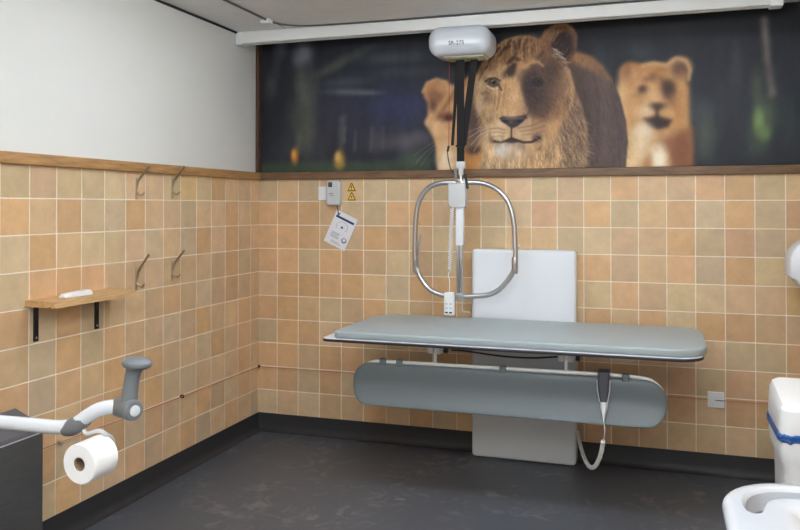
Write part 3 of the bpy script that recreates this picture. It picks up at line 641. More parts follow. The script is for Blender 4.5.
for x, z in ((1.160, 1.115), (1.738, 1.125)):
    b = MB(); b.tube([(x, YT, z-.045), (x, YT, z-.03), (x, YT, z+.03), (x, YT, z+.045)], [.0165, .0185, .0185, .0165], 14); b.lathe((x, YT-.024, z+.012), (0, 1, 0), [(.007, 0), (.007, .012)], 10); b.lathe((x, YT-.024, z-.02), (0, 1, 0), [(.007, 0), (.007, .012)], 10); b.build('pivot_joint', M['chrome'], f)
b = MB(); b.tube(smooth_path([(1.168, YT-.022, 1.125), (1.182, YT-.026, 1.2), (1.196, YT-.026, 1.29)]), [.006]*6+[.0075]*7, 8); b.build('lever', M['chrome'], f)
b = MB(); b.tube([(1.741, YT, 1.235), (1.768, YT, 1.233)], .004, 8); b.tube([(1.74, YT-.005, 1.27), (1.74, YT-.005, 1.215)], .016, 10); b.build('stop_pin', M['chrome'], f)
b = MB()
b.slab(1.362, 1.462, 1.444, 1.582, YT-.032, YT+.03, (.03, .012, .004, .004), .006, axes='xzy'); b.build('actuator_box', M['light_grey'], f)
b = MB(); b.slab(1.404, 1.447, 1.232, 1.446, YT-.018, YT+.018, .004, .003, axes='xzy'); b.build('actuator_sleeve', M['laminate'], f)
b = MB(); b.slab(1.405, 1.420, .945, 1.234, YT-.012, YT+.012, .004, .003, axes='xzy'); b.slab(1.423, 1.440, .945, 1.234, YT-.012, YT+.012, .004, .003, axes='xzy'); b.slab(1.398, 1.448, .922, .960, YT-.02, YT+.02, .005, .003, axes='xzy'); b.build('actuator_rod', M['chrome'], f)
b = MB(); b.tube([(1.440, YT-.01, .96), (1.440, YT-.01, .865), (1.444, YT-.01, .857), (1.485, YT-.01, .857)], .003, 7); b.build('wire_stop', M['light_grey'], f)
b = MB(); b.slab(1.404, 1.456, 1.668, 1.706, YT-.012, YT+.012, .004, .003, axes='xzy'); b.slab(1.418, 1.444, 1.63, 1.67, YT-.008, YT+.008, .003, .002, axes='xzy'); b.build('strap_clip', M['light_grey'], f)
hel = [(1.398+.010*math.cos(k*.9), YT+.010*math.sin(k*.9), 1.58+.085*k/70) for k in range(71)]
b = MB(); b.tube(hel, .0028, 6); b.tube([(1.43, YT, 1.63), (1.434, YT, 1.58)], .010, 10); b.tube([(1.412, YT, 1.6), (1.456, YT, 1.6)], .006, 8); b.build('swivel_hook', M['chrome'], f)
b = MB(); b.tube(smooth_path([(1.458, YT-.01, 1.635), (1.464, YT-.012, 1.60), (1.468, YT-.014, 1.575), (1.474, YT-.016, 1.552)]), .008, 8); b.build('release_lever', M['black'], f)

# hand control on its curly lead
c = thing('hoist_hand_control', (1.371, YT-.03, .842), 'small white hand control dangling on a curly white lead inside the spreader frame', 'remote control')
b = MB(); b.slab(1.342, 1.402, .838, .968, YT-.052, YT-.022, .010, .008, axes='xzy'); b.build('body', M['white_plastic'], c)
for x in (1.360, 1.384):
    for z in (.905, .88):
        b = MB(); b.slab(x-.007, x+.007, z-.006, z+.006, YT-.0535, YT-.051, .003, .001, axes='xzy'); b.build('button', M['light_grey'], c)
    b = MB(); b.slab(x-.009, x+.007, .852, .860, YT-.0535, YT-.051, .001, .0005, axes='xzy'); b.build('button', M['darkink'], c)
hel = []
N = 30
for k in range(N*10+1):
    a = k/10*2*PI; q = k/(N*10)
    hel.append((1.387-.012*q+.0095*math.cos(a), YT-.037+.0095*math.sin(a), 1.44-.345*q))
b = MB(); b.tube(hel, .0029, 5); b.tube(smooth_path([hel[-1], (1.366, YT-.037, 1.07), (1.373, YT-.037, 1.03), (1.372, YT-.037, .966)]), .0026, 6); b.build('coiled_lead', M['white_plastic'], c)

# cable along the ceiling; its right half is drawn as the track's shadow
c = thing('ceiling_cable_and_shadow', (.4, -.4, ZC-.03), 'thin dark cable running across the ceiling to the hoist track, drawn on along it as the track shadow', 'cable')
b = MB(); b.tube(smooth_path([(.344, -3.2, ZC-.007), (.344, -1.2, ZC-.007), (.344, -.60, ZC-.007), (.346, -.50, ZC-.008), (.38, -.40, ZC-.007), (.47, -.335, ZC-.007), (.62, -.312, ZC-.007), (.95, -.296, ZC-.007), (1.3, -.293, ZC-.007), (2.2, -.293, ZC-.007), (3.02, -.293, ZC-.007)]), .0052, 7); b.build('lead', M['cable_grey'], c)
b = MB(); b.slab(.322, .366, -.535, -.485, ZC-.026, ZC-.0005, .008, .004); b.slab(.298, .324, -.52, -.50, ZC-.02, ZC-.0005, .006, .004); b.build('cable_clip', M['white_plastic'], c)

# ------------------------------------------------------------------ sockets, signs, card
s = thing('charger_station', (.52, -.02, 1.455), 'white wall plate with grey hoist charger beside it under the mural', 'charger')
b = MB(); b.slab(.438, .508, 1.491, 1.578, -.024, -.004, .004, .003, axes='xzy'); b.build('wall_plate', M['white_plastic'], s)
b = MB(); b.slab(.507, .597, 1.458, 1.616, -.056, -.004, .014, .010, axes='xzy'); b.build('charger_case', M['light_grey'], s)
b = MB(); b.slab(.522, .549, 1.573, 1.604, -.0575, -.055, .002, .001, axes='xzy'); b.build('display', M['display'], s)
b = MB(); b.slab(.526, .556, 1.53, 1.535, -.0572, -.055, .001, .0005, axes='xzy'); b.slab(.53, .56, 1.518, 1.522, -.0572, -.055, .001, .0005, axes='xzy'); b.build('printed_mark', M['ink'], s)
def warn(z, lab):
    t = thing('warning_sign', (.66, -.004, z), lab, 'sign', 'yellow warning triangles beside the charger')
    r = .03
    tri = [(.66-r*.95, z), (.66+r*.95, z), (.66+.004, z+.05), (.66-.004, z+.05)]
    b = MB(); b.prism(tri, -.0068, -.0046, axes='xzy'); b.build('black_border', M['black'], t, smooth=0)
    tri = [(.66-r*.74, z+.005), (.66+r*.74, z+.005), (.66+.002, z+.043), (.66-.002, z+.043)]
    b = MB(); b.prism(tri, -.0074, -.0066, axes='xzy'); b.build('yellow_field', M['yellow'], t, smooth=0)
    b = MB()
    if z > 1.54:
        b.prism([(.657, z+.018), (.663, z+.018), (.6645, z+.033), (.6555, z+.033)], -.0080, -.0072, axes='xzy'); b.prism([(.6565, z+.009), (.6635, z+.009), (.6635, z+.015), (.6565, z+.015)], -.0080, -.0072, axes='xzy')
    else:
        b.prism([(.662, z+.034), (.652, z+.020), (.6595, z+.0215), (.657, z+.008), (.668, z+.0235), (.6605, z+.022)], -.0080, -.0072, axes='xzy')
    b.build('symbol', M['black'], t, smooth=0)
warn(1.548, 'upper of the two small yellow warning triangles right of the charger')
warn(1.490, 'lower of the two small yellow warning triangles right of the charger')

k = thing('instruction_card', (.588, -.01, 1.17), 'white laminated instruction card hanging crooked below the grey charger', 'card')
A = math.radians(-25); cx, cz = .589, 1.303
ux, uz = math.cos(A), math.sin(A); vx, vz = -uz, ux
def cp(u, v, d): return (cx+u*ux+v*vx, -.0105-d, cz+u*uz+v*vz)
def cardpiece(b, u0, u1, v0, v1, d0, d1): b.loft([[cp(u, v, d) for u, v in ((u0, v0), (u1, v0), (u1, v1), (u0, v1))] for d in (d0, d1)])
b = MB(); cardpiece(b, -.078, .078, -.110, .108, 0, .003); b.build('sheet', M['card'], k, smooth=0)
b = MB(); cardpiece(b, -.066, .066, .064, .078, .003, .0036); b.build('header_band', M['navy'], k, smooth=0)
b = MB(); cardpiece(b, -.062, -.045, .086, .094, .003, .0036); b.build('logo_mark', M['ink'], k, smooth=0)
b = MB()
for i in range(5): cardpiece(b, -.055+.004*(i % 2), .01-.006*(i % 3), -.03-i*.008, -.0275-i*.008, .003, .0036)
b.build('text_block', M['ink'], k, smooth=0); b = MB()
for i in range(3): cardpiece(b, -.035, .02+.01*i, -.082-i*.006, -.0805-i*.006, .003, .0036)
b.build('footer_text', M['ink'], k, smooth=0)
b = MB()
ring = [[cp(math.cos(q*PI/8)*r*1.3+.0, .022+math.sin(q*PI/8)*r, .0036) for q in range(-2, 11)] for r in (.030, .0315)]
for i in range(12): b.face([b.bm.verts.new(p) for p in (ring[0][i], ring[0][i+1], ring[1][i+1], ring[1][i])])
b.build('sling_drawing', M['ink'], k, smooth=0)
b = MB(); b.loft([[cp(u, v, d) for u, v in ((-.008, .012), (.012, .012), (.003, .026), (-.002, .026))] for d in (.003, .0037)]); b.build('sling_figure', M['darkink'], k, smooth=0); b = MB(); b.loft([[cp(.048+.017*math.cos(q*PI/6), -.052+.017*math.sin(q*PI/6), d) for q in range(12)] for d in (.003, .0036)]); b.build('round_symbol', M['darkink'], k, smooth=0)
b = MB(); b.loft([[cp(.048+.011*math.cos(q*PI/6), -.050+.012*math.sin(q*PI/6), d) for q in range(12)] for d in (.0035, .0041)]); b.build('drawing_face', M['card'], k, smooth=0)
b = MB(); b.tube(smooth_path([(.568, -.03, 1.46), (.574, -.024, 1.435), (.574, -.016, 1.40), cp(-.052, .092, .005)]), .003, 6); b.build('hanging_string', M['black'], k)

sw = thing('alarm_switch', (2.79, -.01, .362), 'square white pull switch plate low on the tiles right of the bench', 'switch')
b = MB(); b.slab(2.748, 2.832, .363, .448, -.016, -.0045, .004, .003, axes='xzy'); b.build('plate', M['white_plastic'], sw)
b = MB(); b.slab(2.786, 2.832, .402, .406, -.0185, -.0155, .001, .0005, axes='xzy'); b.build('slot', M['display'], sw)

# red alarm cord round the room, threaded through screw eyes
cd = thing('alarm_string', (0.02, -.02, .4), 'thin faded red alarm cord strung low along both tiled walls', 'cord')
b = MB(); b.tube([(.016, -2.6, .424), (.016, -1.746, .424), (.016, -.852, .414), (.018, -.016, .411)], .0018, 6); b.tube([(.018, -.016, .411), (.59, -.014, .411), (1.4565, -.013, .405)], .0018, 6); b.tube([(2.0565, -.013, .4045), (2.7475, -.012, .404)], .0018, 6); b.tube([(2.832, -.014, .404), (3.3, -.014, .404)], .0018, 6); b.build('cord', M['pinkcord'], cd)
def eye(x, y, z, nx_, ny_, m, lab):
    t = thing('screw_eye', (x, y, z), lab, 'screw eye', 'screw eyes holding the red cord')
    n = V((nx_, ny_, 0))
    p = V((x, y, z)); e = p+n*.016
    b = MB(); b.tube([p+n*.003, p+n*.011], .003, 8); b.tube([p+n*.0035, p+n*.006], .008, 10); b.build('shank', m, t)
    t_ = V((-n.y, n.x, 0)); b = MB(); b.tube([e+V((0, 0, 1))*.008*math.cos(a*PI/6)+n*.008*math.sin(a*PI/6) for a in range(13)], .0032, 7, False); b.build('ring', m, t)
eye(0, -.852, .414, 1, 0, M['black'], 'small dark screw eye on the left wall halfway along the red cord')
eye(0, -1.746, .424, 1, 0, M['chrome'], 'silver screw eye on the left wall above the toilet roll')
eye(.012, 0, .411, 0, -1, M['black'], 'small dark screw eye in the corner of the two tiled walls')

# ------------------------------------------------------------------ hooks
def hook_mesh(m_plate, m_up, m_low, y, zb, zt, tip):
    zm = zb+(zt-zb)*.78
    m_plate.slab(y-.0065, y+.0065, zb, zt, .0045, .0095, .005, .002, axes='yzx')
    m_plate.lathe((.009, y, zb+.018), (1, 0, 0), [(.004, 0), (.003, .002)], 10); m_plate.lathe((.009, y, zt-.03), (1, 0, 0), [(.004, 0), (.003, .002)], 10)
    m_up.tube([(.009, y, zm-.03), (.0125, y, zm-.008), (.017, y, zm+.004), (.047, y, zm+.004+(tip-zm-.004)*.5), (.074, y, tip-.006), (.081, y, tip+.001), (.084, y, tip+.002)], [.006, .0066, .0066, .0062, .006, .0066, .0072], 8)
    m_low.tube(smooth_path([(.009, y, zb+.040), (.022, y, zb+.026), (.036, y, zb+.021), (.047, y, zb+.025), (.054, y, zb+.035)]), [.0046]*16+[.0056]*9, 8)
hooks = [(-1.233, 1.486, 1.60, 1.648, 'upper left coat hook of four on the tiled left wall'), (-.937, 1.496, 1.607, 1.66, 'upper right coat hook of four, nearest the back corner'),
         (-1.231, 1.028, 1.148, 1.208, 'lower left coat hook of four, just past the end of the shelf'), (-.935, 1.052, 1.16, 1.214, 'lower right coat hook of four, below the one nearest the corner')]
for y, zb, zt, tip, lab in hooks:
    t = thing('coat_hook', (.005, y, zb), lab, 'coat hook', 'metal coat hooks on the left wall')
    a, u, l = MB(), MB(), MB(); hook_mesh(a, u, l, y, zb, zt, tip)
    a.build('back_plate', M['nickel'], t); u.build('upper_prong', M['nickel'], t); l.build('lower_hook', M['nickel'], t)

# ------------------------------------------------------------------ shelf
s = thing('wall_shelf', (.08, -1.69, .88), 'short pale wooden shelf on two black brackets on the left tiled wall', 'shelf')
b = MB(); b.prism([(.0048, 1.036), (.128, 1.036), (.128, 1.041), (.138, 1.041), (.138, 1.034), (.158, 1.034), (.158, 1.060), (.0048, 1.062)], -1.932, -1.428, axes='xzy'); b.build('board', M['shelf_wood'], s, smooth=0)
for y, zb in ((-1.875, .884), (-1.512, .882)):
    b = MB(); b.slab(y-.013, y+.013, zb, 1.0355, .0047, .011, .003, .002, axes='yzx'); b.slab(y-.013, y+.013, .0047, .115, 1.0295, 1.0355, .003, .002, axes='yxz')
    br = b.build('bracket', M['black'], s)
    b = MB(); b.lathe((.011, y, zb+.016), (1, 0, 0), [(.005, 0), (.0035, .002)], 10); b.build('screw', M['chrome'], br)
t = thing('white_handset', (.08, -1.73, 1.062), 'small white handset lying on the wooden shelf', 'handset')
b = MB(); b.loft([[(.085+dx*w_+.01*q, -1.815+.155*q, 1.0625+h_*dz) for dx, dz in ((-1, 0), (1, 0), (1, .55), (.7, 1), (-.7, 1), (-1, .55))] for q, w_, h_ in ((0, .016, .012), (.08, .021, .016), (.5, .024, .02), (.92, .022, .022), (1, .017, .016))]); b.build('case', M['white_plastic'], t)
b = MB(); b.slab(.092, .108, -1.725, -1.69, 1.0805, 1.0845, .005, .001); b.build('button', M['light_grey'], t)

# ------------------------------------------------------------------ changing bench
B = thing('changing_bench', (1.76, -.5, 0), 'wall-mounted adult changing bench with grey mattress and hanging padded guard', 'bench')
b = MB(); b.slab(1.458, 2.055, .003, 1.204, -.115, -.0048, .022, .016, axes='xzy', n=6); b.build('lift_panel', M['panel'], B)
b = MB(); b.slab(1.600, 1.632, .2295, .2325, -.1166, -.1145, .001, .0005, axes='xzy'); b.build('panel_mark', M['white_plastic'], B); b = MB(); b.slab(1.80, 1.86, .222, .2245, -.1166, -.1145, .001, .0005, axes='xzy'); b.build('panel_mark', M['white_plastic'], B)
TY0, TY1 = -.915, -.16
b = MB(); b.slab(.866, 2.694, TY0, TY1, .770, .7835, (.045, .12, .10, .09), .003, n=8); tray = b.build('tray', M['edge'], B)
b = MB(); b.slab(.8685, 2.6915, TY0+.0025, TY1-.0025, .782, .787, (.045, .12, .10, .09), .002, n=8); b.build('tray_top', M['laminate'], tray)
b = MB(); b.slab(.932, 2.708, TY0+.004, -.235, .787, .825, (.035, .15, .13, .15), .011, n=10, k=4); b.build('mattress', M['mattress'], B, smooth=50)
for x0, x1, m in ((.955, 1.03, 'light_grey'), (2.405, 2.445, 'white_plastic')):
    b = MB(); b.slab(x0, x1, -.68, -.60, .735 if x0 < 1 else .742, .7715, .004, .003); b.build('support_block', M['grey_plastic' if x0 < 1 else m], B)
for x in (1.42, 2.075):
    b = MB(); b.box(x-.028, x+.028, -.74, -.2, .752, .772, .003); b.build('tray_bearer', M['rail_paint'], B)
b = MB(); b.box(1.40, 2.10, -.24, -.116, .70, .752, .004); b.build('lift_arm', M['rail_paint'], B)
for x in (1.42, 2.075):
    b = MB(); b.slab(x-.035, x-.004, -.755, -.70, .71, .755, .008, .004); b.slab(x+.006, x+.034, -.755, -.70, .708, .752, .008, .004); b.lathe((x-.04, -.73, .728), (1, 0, 0), [(.011, 0), (.011, .085)], 12); b.build('guard_hinge', M['white_plastic'], B)
    b = MB(); b.tube([(x+.045, -.73, .729), (x+.065, -.73, .727)], .016, 10); b.build('hinge_knob', M['black'], B)
    b = MB(); b.slab(x-.008, x+.008, -.742, -.726, .60, .735, .004, .003); b.build('guard_post', M['white_plastic'], B)
b = MB(); b.tube(smooth_path([(1.50, -.72, .727), (1.58, -.70, .722), (1.75, -.69, .706), (1.9, -.69, .706), (2.04, -.72, .726)]), .0045, 7); b.build('gas_cable', M['black'], B)
# padded guard: a gently dished panel hung under the front edge
GX0, GX1, GZ0, GZ1 = .992, 2.537, .446, .652
def gprof(q):      # q 0 bottom .. 1 top ; returns y offset (towards the room is negative)
    return -.775-.055*max(0, (.55-q))**1.6/(.55**1.6)*1.0
nu, nv = 90, 16
def gpt(u, v, side):
    # u, v in 0..1 over the rounded-rectangle
    r = .098
    z = GZ0+(GZ1-GZ0)*v
    dz = min(z-GZ0, GZ1-z); ins = 0 if dz >= r else r-math.sqrt(max(r*r-(r-dz)**2, 0))
    x = GX0+ins+(GX1-GX0-2*ins)*u
    th = .013*math.sqrt(max(1-(abs(v-.5)*2)**6, .02))*math.sqrt(max(1-(abs(u-.5)*2)**60, .02))
    return (x, gprof(v)+side*th, z-.006*(x-GX0)/(GX1-GX0)*0)
b = MB()
vsp = [.5-.5*math.cos(PI*k/nv) for k in range(nv+1)]; usp = [.5-.5*math.cos(PI*k/nu) for k in range(nu+1)]
fr = [[b.bm.verts.new(gpt(u, v, -1)) for u in usp] for v in vsp]; bk = [[b.bm.verts.new(gpt(u, v, 1)) for u in usp] for v in vsp]
for j in range(nv):
    for i in range(nu):
        b.face((fr[j][i], fr[j][i+1], fr[j+1][i+1], fr[j+1][i])); b.face((bk[j][i], bk[j+1][i], bk[j+1][i+1], bk[j][i+1]))
for j in range(nv):
    b.face((fr[j][0], fr[j+1][0], bk[j+1][0], bk[j][0])); b.face((fr[j][nu], bk[j][nu], bk[j+1][nu], fr[j+1][nu]))
for i in range(nu):
    b.face((fr[0][i], bk[0][i], bk[0][i+1], fr[0][i+1])); b.face((fr[nv][i], fr[nv][i+1], bk[nv][i+1], bk[nv][i]))
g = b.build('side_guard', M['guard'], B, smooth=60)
b = MB(); b.tube(smooth_path([(1.02, -.757, .55), (1.04, -.762, .61), (1.09, -.768, .650), (1.20, -.77, .6585), (1.76, -.77, .662), (2.2, -.77, .664), (2.42, -.768, .660), (2.48, -.766, .640), (2.515, -.764, .60), (2.525, -.757, .55)]), .0088, 10); b.build('guard_rail', M['rail_paint'], g)
for x in (1.155, 1.245, 1.775, 2.352):
    b = MB(); b.slab(x-.017, x+.017, -.789, -.755, .640, .6745, .006, .005, axes='xyz'); b.build('rail_clip', M['guard'], g)

# bench hand control clipped over the guard
hc = thing('bench_hand_control', (2.255, -.81, .5), 'dark grey hand control with a white curly cable clipped over the padded guard', 'remote control')
b = MB(); b.loft([[(2.255+s_*w_, y_, z_) for s_, y_, z_ in ((-1, yy-.014, z), (-.6, yy-.022, z), (.6, yy-.022, z), (1, yy-.014, z), (1, yy+.004, z), (-1, yy+.004, z))] for z, w_, yy in ((.548, .017, -.802), (.60, .026, -.800), (.65, .029, -.800), (.678, .026, -.800), (.683, .022, -.800))]); b.build('body', M['dark_plastic'], hc)
b = MB(); b.loft([[(2.257+s_*w_, y_, z_) for s_, y_, z_ in ((-1, yy-.014, z), (-.6, yy-.02, z), (.6, yy-.02, z), (1, yy-.014, z), (1, yy+.004, z), (-1, yy+.004, z))] for z, w_, yy in ((.462, .002, -.83), (.495, .008, -.822), (.52, .016, -.812), (.5475, .017, -.802))]); b.build('cable_sleeve', M['light_grey'], hc)
b = MB()
for s_ in (-1, 1): b.tube([(2.255+s_*.018, -.82, .548), (2.255+s_*.0275, -.818, .60), (2.255+s_*.030, -.818, .65)], .0022, 6)
b.build('edge_trim', M['light_grey'], hc)
b = MB(); b.slab(2.228, 2.282, -.825, -.738, .676, .686, .008, .004); b.slab(2.234, 2.276, -.747, -.738, .62, .678, .004, .003); b.build('clip', M['dark_plastic'], hc)
thin = smooth_path([(2.257, -.838, .468), (2.262, -.855, .44), (2.262, -.86, .41), (2.255, -.85, .375)])
b = MB(); b.tube(thin, .0022, 6); b.build('lead', M['light_grey'], hc)
cpath = smooth_path([(2.255, -.85, .375), (2.250, -.82, .345), (2.228, -.71, .255), (2.194, -.57, .165), (2.155, -.42, .112), (2.115, -.28, .112), (2.082, -.17, .15), (2.060, -.10, .195)], 40)
hel = []
for i, p in enumerate(cpath):
    tt = (cpath[min(i+1, len(cpath)-1)]-cpath[max(i-1, 0)]).normalized(); n1 = tt.cross(V((1, 0, 0))).normalized(); n2 = tt.cross(n1)
    a = i*2*PI/5.2; hel.append(p+(n1*math.cos(a)+n2*math.sin(a))*.0085)
b = MB(); b.tube(hel, .0034, 5); b.build('coiled_lead', M['rail_paint'], hc)

# ------------------------------------------------------------------ support arm with roll holder, by the left wall
AY = -2.65
a = thing('support_arm', (.0, AY, .80), 'white fold-down support arm with grey upright knob beside the left wall', 'grab rail')
b = MB(); b.tube(smooth_path([(.02, AY, .80), (.3, AY, .80), (.513, AY, .802), (.628, AY, .806), (.763, AY, .808), (.828, AY, .809), (.867, AY, .813), (.892, AY, .819), (.917, AY, .832), (.948, AY, .852), (.979, AY, .869), (1.013, AY, .880), (1.047, AY, .885), (1.09, AY, .886)], 8), .0205, 18); b.build('arm_tube', M['white_gloss'], a)
b = MB(); b.slab(AY-.06, AY+.06, .70, .95, .005, .03, .02, .006, axes='yzx'); b.build('wall_plate', M['white_plastic'], a)
b = MB(); b.tube(smooth_path([(.868, AY, .806), (.885, AY, .811), (.903, AY, .820), (.922, AY, .830), (.940, AY, .841)], 4), [.0195, .0205, .0215, .0225, .0235, .0245, .0250, .0252, .0252, .025, .0245, .0238, .0230, .0222, .0214, .0208, .0205], 18); b.build('roll_holder_clamp', M['grey_plastic'], a)
b = MB(); b.lathe((1.045, AY+.012, .884), (.93, -.37, 0), [(.019, -.006), (.026, 0), (.0285, .006), (.0285, .072), (.0275, .079), (.025, .082)], 28); j = b.build('joint_housing', M['grey_plastic'], a)
b = MB(); b.lathe((1.045+.0817*.93, AY+.012-.0817*.37, .884), (.93, -.37, 0), [(.0150, 0), (.0150, .003), (.0125, .0042)], 28); b.build('end_button', M['light_grey'], j)
b = MB(); b.tube(smooth_path([(1.086, AY, .890), (1.088, AY, .912), (1.093, AY, .945), (1.099, AY, .975), (1.106, AY, 1.003)], 5), [.0275, .026, .025, .0243, .0236, .023, .0225, .022, .0217, .0214, .0212, .021, .021, .021, .021, .0212, .0215, .022, .0225, .0235, .025], 18); b.build('upright_handle', M['grey_plastic'], a)
b = MB(); b.lathe((1.1125, AY, .9995), (.12, 0, 1), [(.018, -.004), (.031, .000), (.039, .006), (.0415, .012), (.040, .019), (.033, .024), (.018, .0272), (.004, .028)], 28); b.build('knob', M['grey_plastic'], a)
b = MB(); b.tube(smooth_path([(.933, AY, .816), (.936, AY, .806), (.943, AY, .8), (.956, AY, .803), (.972, AY, .809), (.991, AY, .812), (1.001, AY+.006, .805), (1.004, AY+.03, .785), (.998, AY+.045, .762), (.988, AY+.03, .745), (.985, AY+.01, .742), (.984, AY-.02, .7405)], 5), .0058, 10); b.build('roll_arm', M['light_grey'], a)
rl = thing('toilet_roll', (.991, AY, .69), 'white toilet roll hung on the wire holder beneath the support arm', 'toilet roll')
RC = (.981, -2.722, .739)
n_ = V((.003, .105, .003)).normalized()
b = MB(); b.lathe(RC, n_, [(.0195, .0), (.054, .0), (.0555, .0015), (.0555, .0895), (.054, .091), (.0195, .091)], 48, caps=False); b.lathe(RC, n_, [(.0195, .091), (.0195, .0)], 48, caps=False); b.build('paper', M['paper'], rl)
b = MB(); b.lathe(RC, n_, [(.0194, .002), (.0194, .089), (.0175, .089), (.0175, .002), (.0194, .002)], 32, caps=False); b.build('core', M['cardboard'], rl)
sh = []
for k_ in range(9):
    an = math.radians(20-k_*14); sh.append((math.cos(an)*.0562, math.sin(an)*.0562))
b = MB(); b.loft([[(RC[0]+x_, y_, RC[2]+z_) for x_, z_ in sh]+[(RC[0]+x_*1.014, y_, RC[2]+z_*1.014) for x_, z_ in sh[::-1]] for y_ in (-2.718, -2.634)]); b.build('loose_sheet', M['paper'], rl)

# dark bin against the left wall
d = thing('dark_waste_bin', (.09, -2.3, 0), 'dark grey narrow bin with sloping lid against the left wall under the support arm', 'bin')
b = MB(); b.box(.023, .168, -2.62, -1.998, .012, .553, .006); b.build('body', M['bin_dark'], d)
b = MB(); b.prism([(.0225, .554), (.1695, .554), (.1695, .572), (.167, .575), (.0235, .635), (.0215, .631)], -2.624, -1.994, axes='xzy'); b.build('lid', M['bin_lid'], d, smooth=0)
b = MB(); b.box(.1685, .1715, -2.622, -1.996, .5535, .5575, .0008); b.build('lid_edge_highlight', M['light_grey'], d)  # pale strip standing in for the highlight on the lid's front edge

# ------------------------------------------------------------------ nappy bin, basin, dryer on the right
n = thing('nappy_bin', (3.11, -1.15, 0), 'white plastic nappy bin with blue liner showing below its lid', 'bin')
BX0, BX1, BY0, BY1 = 2.929, 3.300, -1.335, -.955
b = MB()
rings = []
for z, ins, r in ((.004, .03, .04), (.01, .025, .045), (.40, .021, .05), (.47, .017, .05), (.50, .006, .05), (.54, .001, .05), (.585, .003, .05)):
    rings.append([(x, y, z) for x, y in rr2(BX0+ins, BX1-ins, BY0+ins, BY1-ins, r, 6)])
b.loft(rings); b.build('body', M['bin_white'], n, smooth=50)
b = MB(); b.slab(BX0+.022, BX0+.05, BY0+.09, BY0+.12, .02, .47, .008, .004); b.build('side_rib', M['bin_white'], n)
b = MB(); rings = []
for z, ins in ((.574, -.002), (.579, -.005), (.588, -.003), (.596, -.005), (.602, .001)):
    ring = []
    for i, (x, y) in enumerate(rr2(BX0+ins, BX1-ins, BY0+ins, BY1-ins, .05, 12)):
        ring.append((x, y, z+.006*math.sin(i*1.7)*math.cos(i*.6)))
    rings.append(ring)
b.loft(rings); b.build('liner', M['bag_blue'], n)
b = MB(); rings = []
for z, ins, r, sl in ((.600, .002, .045, 0), (.615, -.001, .05, 0), (.665, .002, .045, .1), (.690, .006, .04, .6), (.702, .016, .03, .9), (.708, .030, .025, 1), (.712, .06, .02, 1), (.716, .11, .02, 1)):
    rings.append([(x, y, z+sl*.042*(y-BY0)/(BY1-BY0)) for x, y in rr2(BX0+ins, BX1-ins, BY0+ins, BY1-ins, r, 6)])
b.loft(rings); b.build('lid', M['bin_white'], n, smooth=28)

w = thing('wash_basin', (3.0, -3.0, .74), 'white wall-hung wash basin with a grip slot in its rounded front corner', 'basin')
WX0, WX1, WY0, WY1, WZ = 2.622, XR-.0047, -3.36, -2.722, .884
R_ = .145
def plan(d, xr=0):
    return rr2(WX0+d, WX1-xr, WY0+d, WY1-d, (max(R_-d*.8, .03), .015, .015, max(R_-d*.8, .03)), 24)
rings = [[(x, y, WZ+dz) for x, y in plan(d, xr)] for d, dz, xr in ((.15, -.16, .02), (.11, -.12, .01), (.085, -.06, .0), (.05, -.046, 0), (.016, -.042, 0), (.006, -.036, 0), (.001, -.026, 0), (0, -.014, 0), (.003, -.005, 0), (.010, 0, 0), (.022, .001, 0), (.11, -.001, .05), (.125, -.006, .09), (.145, -.022, .11), (.17, -.05, .13), (.20, -.07, .16), (.24, -.078, .2))]
solid = MB(); solid.loft(rings); so = solid.build('bowl', M['ceramic'], w, smooth=50)
cut = MB()
far = [(2.667, -2.905), (2.664, -2.872), (2.668, -2.838), (2.680, -2.806), (2.702, -2.781), (2.73, -2.766), (2.77, -2.758), (2.86, -2.755), (3.0, -2.755), (3.05, -2.775)]
near = [(3.05, -2.79), (3.0, -2.808), (2.86, -2.808), (2.79, -2.808), (2.745, -2.813), (2.718, -2.826), (2.702, -2.845), (2.694, -2.868), (2.686, -2.900), (2.676, -2.912)]
loop_ = smooth_path([(x, y, 0) for x, y in far+near+far[:1]], 4)[:-1]
def grow(k):
    cx_ = sum(p.x for p in loop_)/len(loop_); out = []
    for i, p in enumerate(loop_):
        tn = (loop_[(i+1) % len(loop_)]-loop_[i-1]).normalized(); out.append((p.x-tn.y*k, p.y+tn.x*k))
    return out
cut.loft([[(x, y, WZ+dz) for x, y in grow(k)] for k, dz in ((0, -.09), (0, -.008), (.003, -.003), (.010, .004))])
ct = cut.build('cutter', M['ceramic'], w, smooth=0)
md = so.modifiers.new('grip', 'BOOLEAN'); md.object = ct; md.operation = 'DIFFERENCE'; md.solver = 'EXACT'
me2 = bpy.data.meshes.new_from_object(so.evaluated_get(bpy.context.evaluated_depsgraph_get()))
so.modifiers.clear(); so.data = me2; bpy.data.objects.remove(ct)
b = MB(); b.lathe((3.02, -3.03, WZ-.0785), (0, 0, 1), [(.022, 0), (.022, .002), (.016, .003)], 20); b.build('waste', M['chrome'], w)

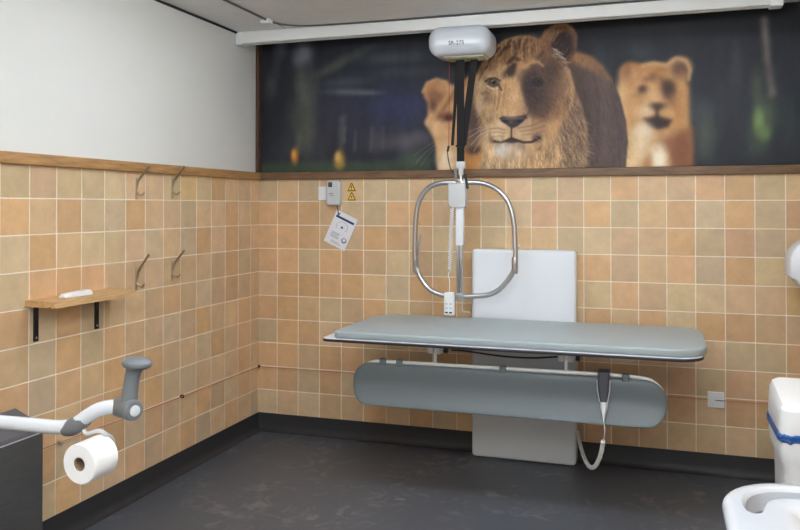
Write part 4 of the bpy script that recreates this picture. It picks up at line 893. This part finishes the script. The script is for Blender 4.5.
hd = thing('hand_dryer', (3.2, -.3, 1.05), 'white rounded hand dryer high on the right wall above the nappy bin', 'hand dryer')
b = MB()
sil = [(XR-.001, 1.300), (3.20, 1.294), (3.165, 1.282), (3.138, 1.262), (3.117, 1.236), (3.106, 1.208), (3.103, 1.18), (3.103, 1.112), (3.112, 1.103), (3.128, 1.098), (3.140, 1.078), (3.152, 1.068), (3.160, 1.052), (3.2, 1.045), (XR-.001, 1.045)]
rings = []
cxs, czs = 3.24, 1.17
for y, s_ in ((-.40, .955), (-.398, .975), (-.393, .99), (-.385, 1), (-.215, 1), (-.207, .99), (-.202, .975), (-.20, .955)):
    rings.append([(x if x > 3.31 else cxs+(x-cxs)*s_, y, czs+(z-czs)*s_) for x, z in sil])
b.loft(rings); b.build('casing', M['white_gloss'], hd, smooth=40)
b = MB(); b.slab(3.17, 3.26, -.35, -.25, 1.030, 1.048, .012, .004); b.build('nozzle', M['chrome'], hd)

# ------------------------------------------------------------------ luminaires
def lum(x, y, lab, s=.24, top=0, h=.14):
    """opal square lamp; top = gap between the ceiling and the lamp (hung on rods when large)"""
    z1 = ZC-.02-top; z0 = z1-h
    t = thing('ceiling_light', (x, y, z0), lab, 'ceiling light', 'square opal ceiling lights')
    b = MB(); q = .06 if top else s+.012
    b.slab(x-q, x+q, y-q, y+q, ZC-.02, ZC-.0005, .02, .004); b.build('base_plate', M['white_plastic'], t)
    if top:
        b = MB(); b.tube([(x, y, ZC-.02), (x, y, z1-.001)], .008, 8); b.build('rod', M['white_plastic'], t)
    b = MB(); b.slab(x-s, x+s, y-s, y+s, z0, z1-.0005, .06, .03, k=5); b.build('diffuser', M['diffuser'], t)
lum(1.2, -1.56, 'square opal ceiling light nearest the tiled back corner', top=.03, h=.09)
lum(2.5, -1.56, 'square opal ceiling light above the foot of the bench', top=.03, h=.09)
lum(1.8, -3.6, 'unseen hanging fill light added in the middle of the room', top=.3)  # this and the next hung lamps are added out of view as fill
lum(2.7, -3.6, 'unseen hanging fill light added on the wash basin side', top=.3)
lum(1.6, -4.8, 'unseen hanging fill light added by the left end of the door wall', top=.3)
lum(2.4, -4.8, 'unseen hanging fill light added by the right end of the door wall', top=.3)

# ------------------------------------------------------------------ camera
cam = bpy.data.cameras.new('camera'); co = bpy.data.objects.new('camera', cam); col.objects.link(co)
F_, YAW, PIT = 764.9, -.3085, -.011
cam.sensor_fit = 'HORIZONTAL'; cam.sensor_width = 36; cam.lens = F_/800*36
cam.shift_x = -17.76/800; cam.shift_y = -66.43/800
cam.clip_start = .01
fw = V((math.sin(YAW)*math.cos(PIT), math.cos(YAW)*math.cos(PIT), -math.sin(PIT)))
co.location = (2.5131, -4.4547, 1.4487)
co.rotation_euler = fw.to_track_quat('-Z', 'Y').to_euler()
sc.camera = co
wd = bpy.data.worlds.new('room_air'); wd.use_nodes = True; wd.node_tree.nodes['Background'].inputs[0].default_value = (.05, .05, .05, 1); sc.world = wd
sc.view_settings.view_transform = 'Standard'; sc.view_settings.look = 'None'; sc.view_settings.gamma = 1; sc.view_settings.exposure = 0
sc.cycles.use_denoising = True
sc.cycles.max_bounces = 10; sc.cycles.diffuse_bounces = 6
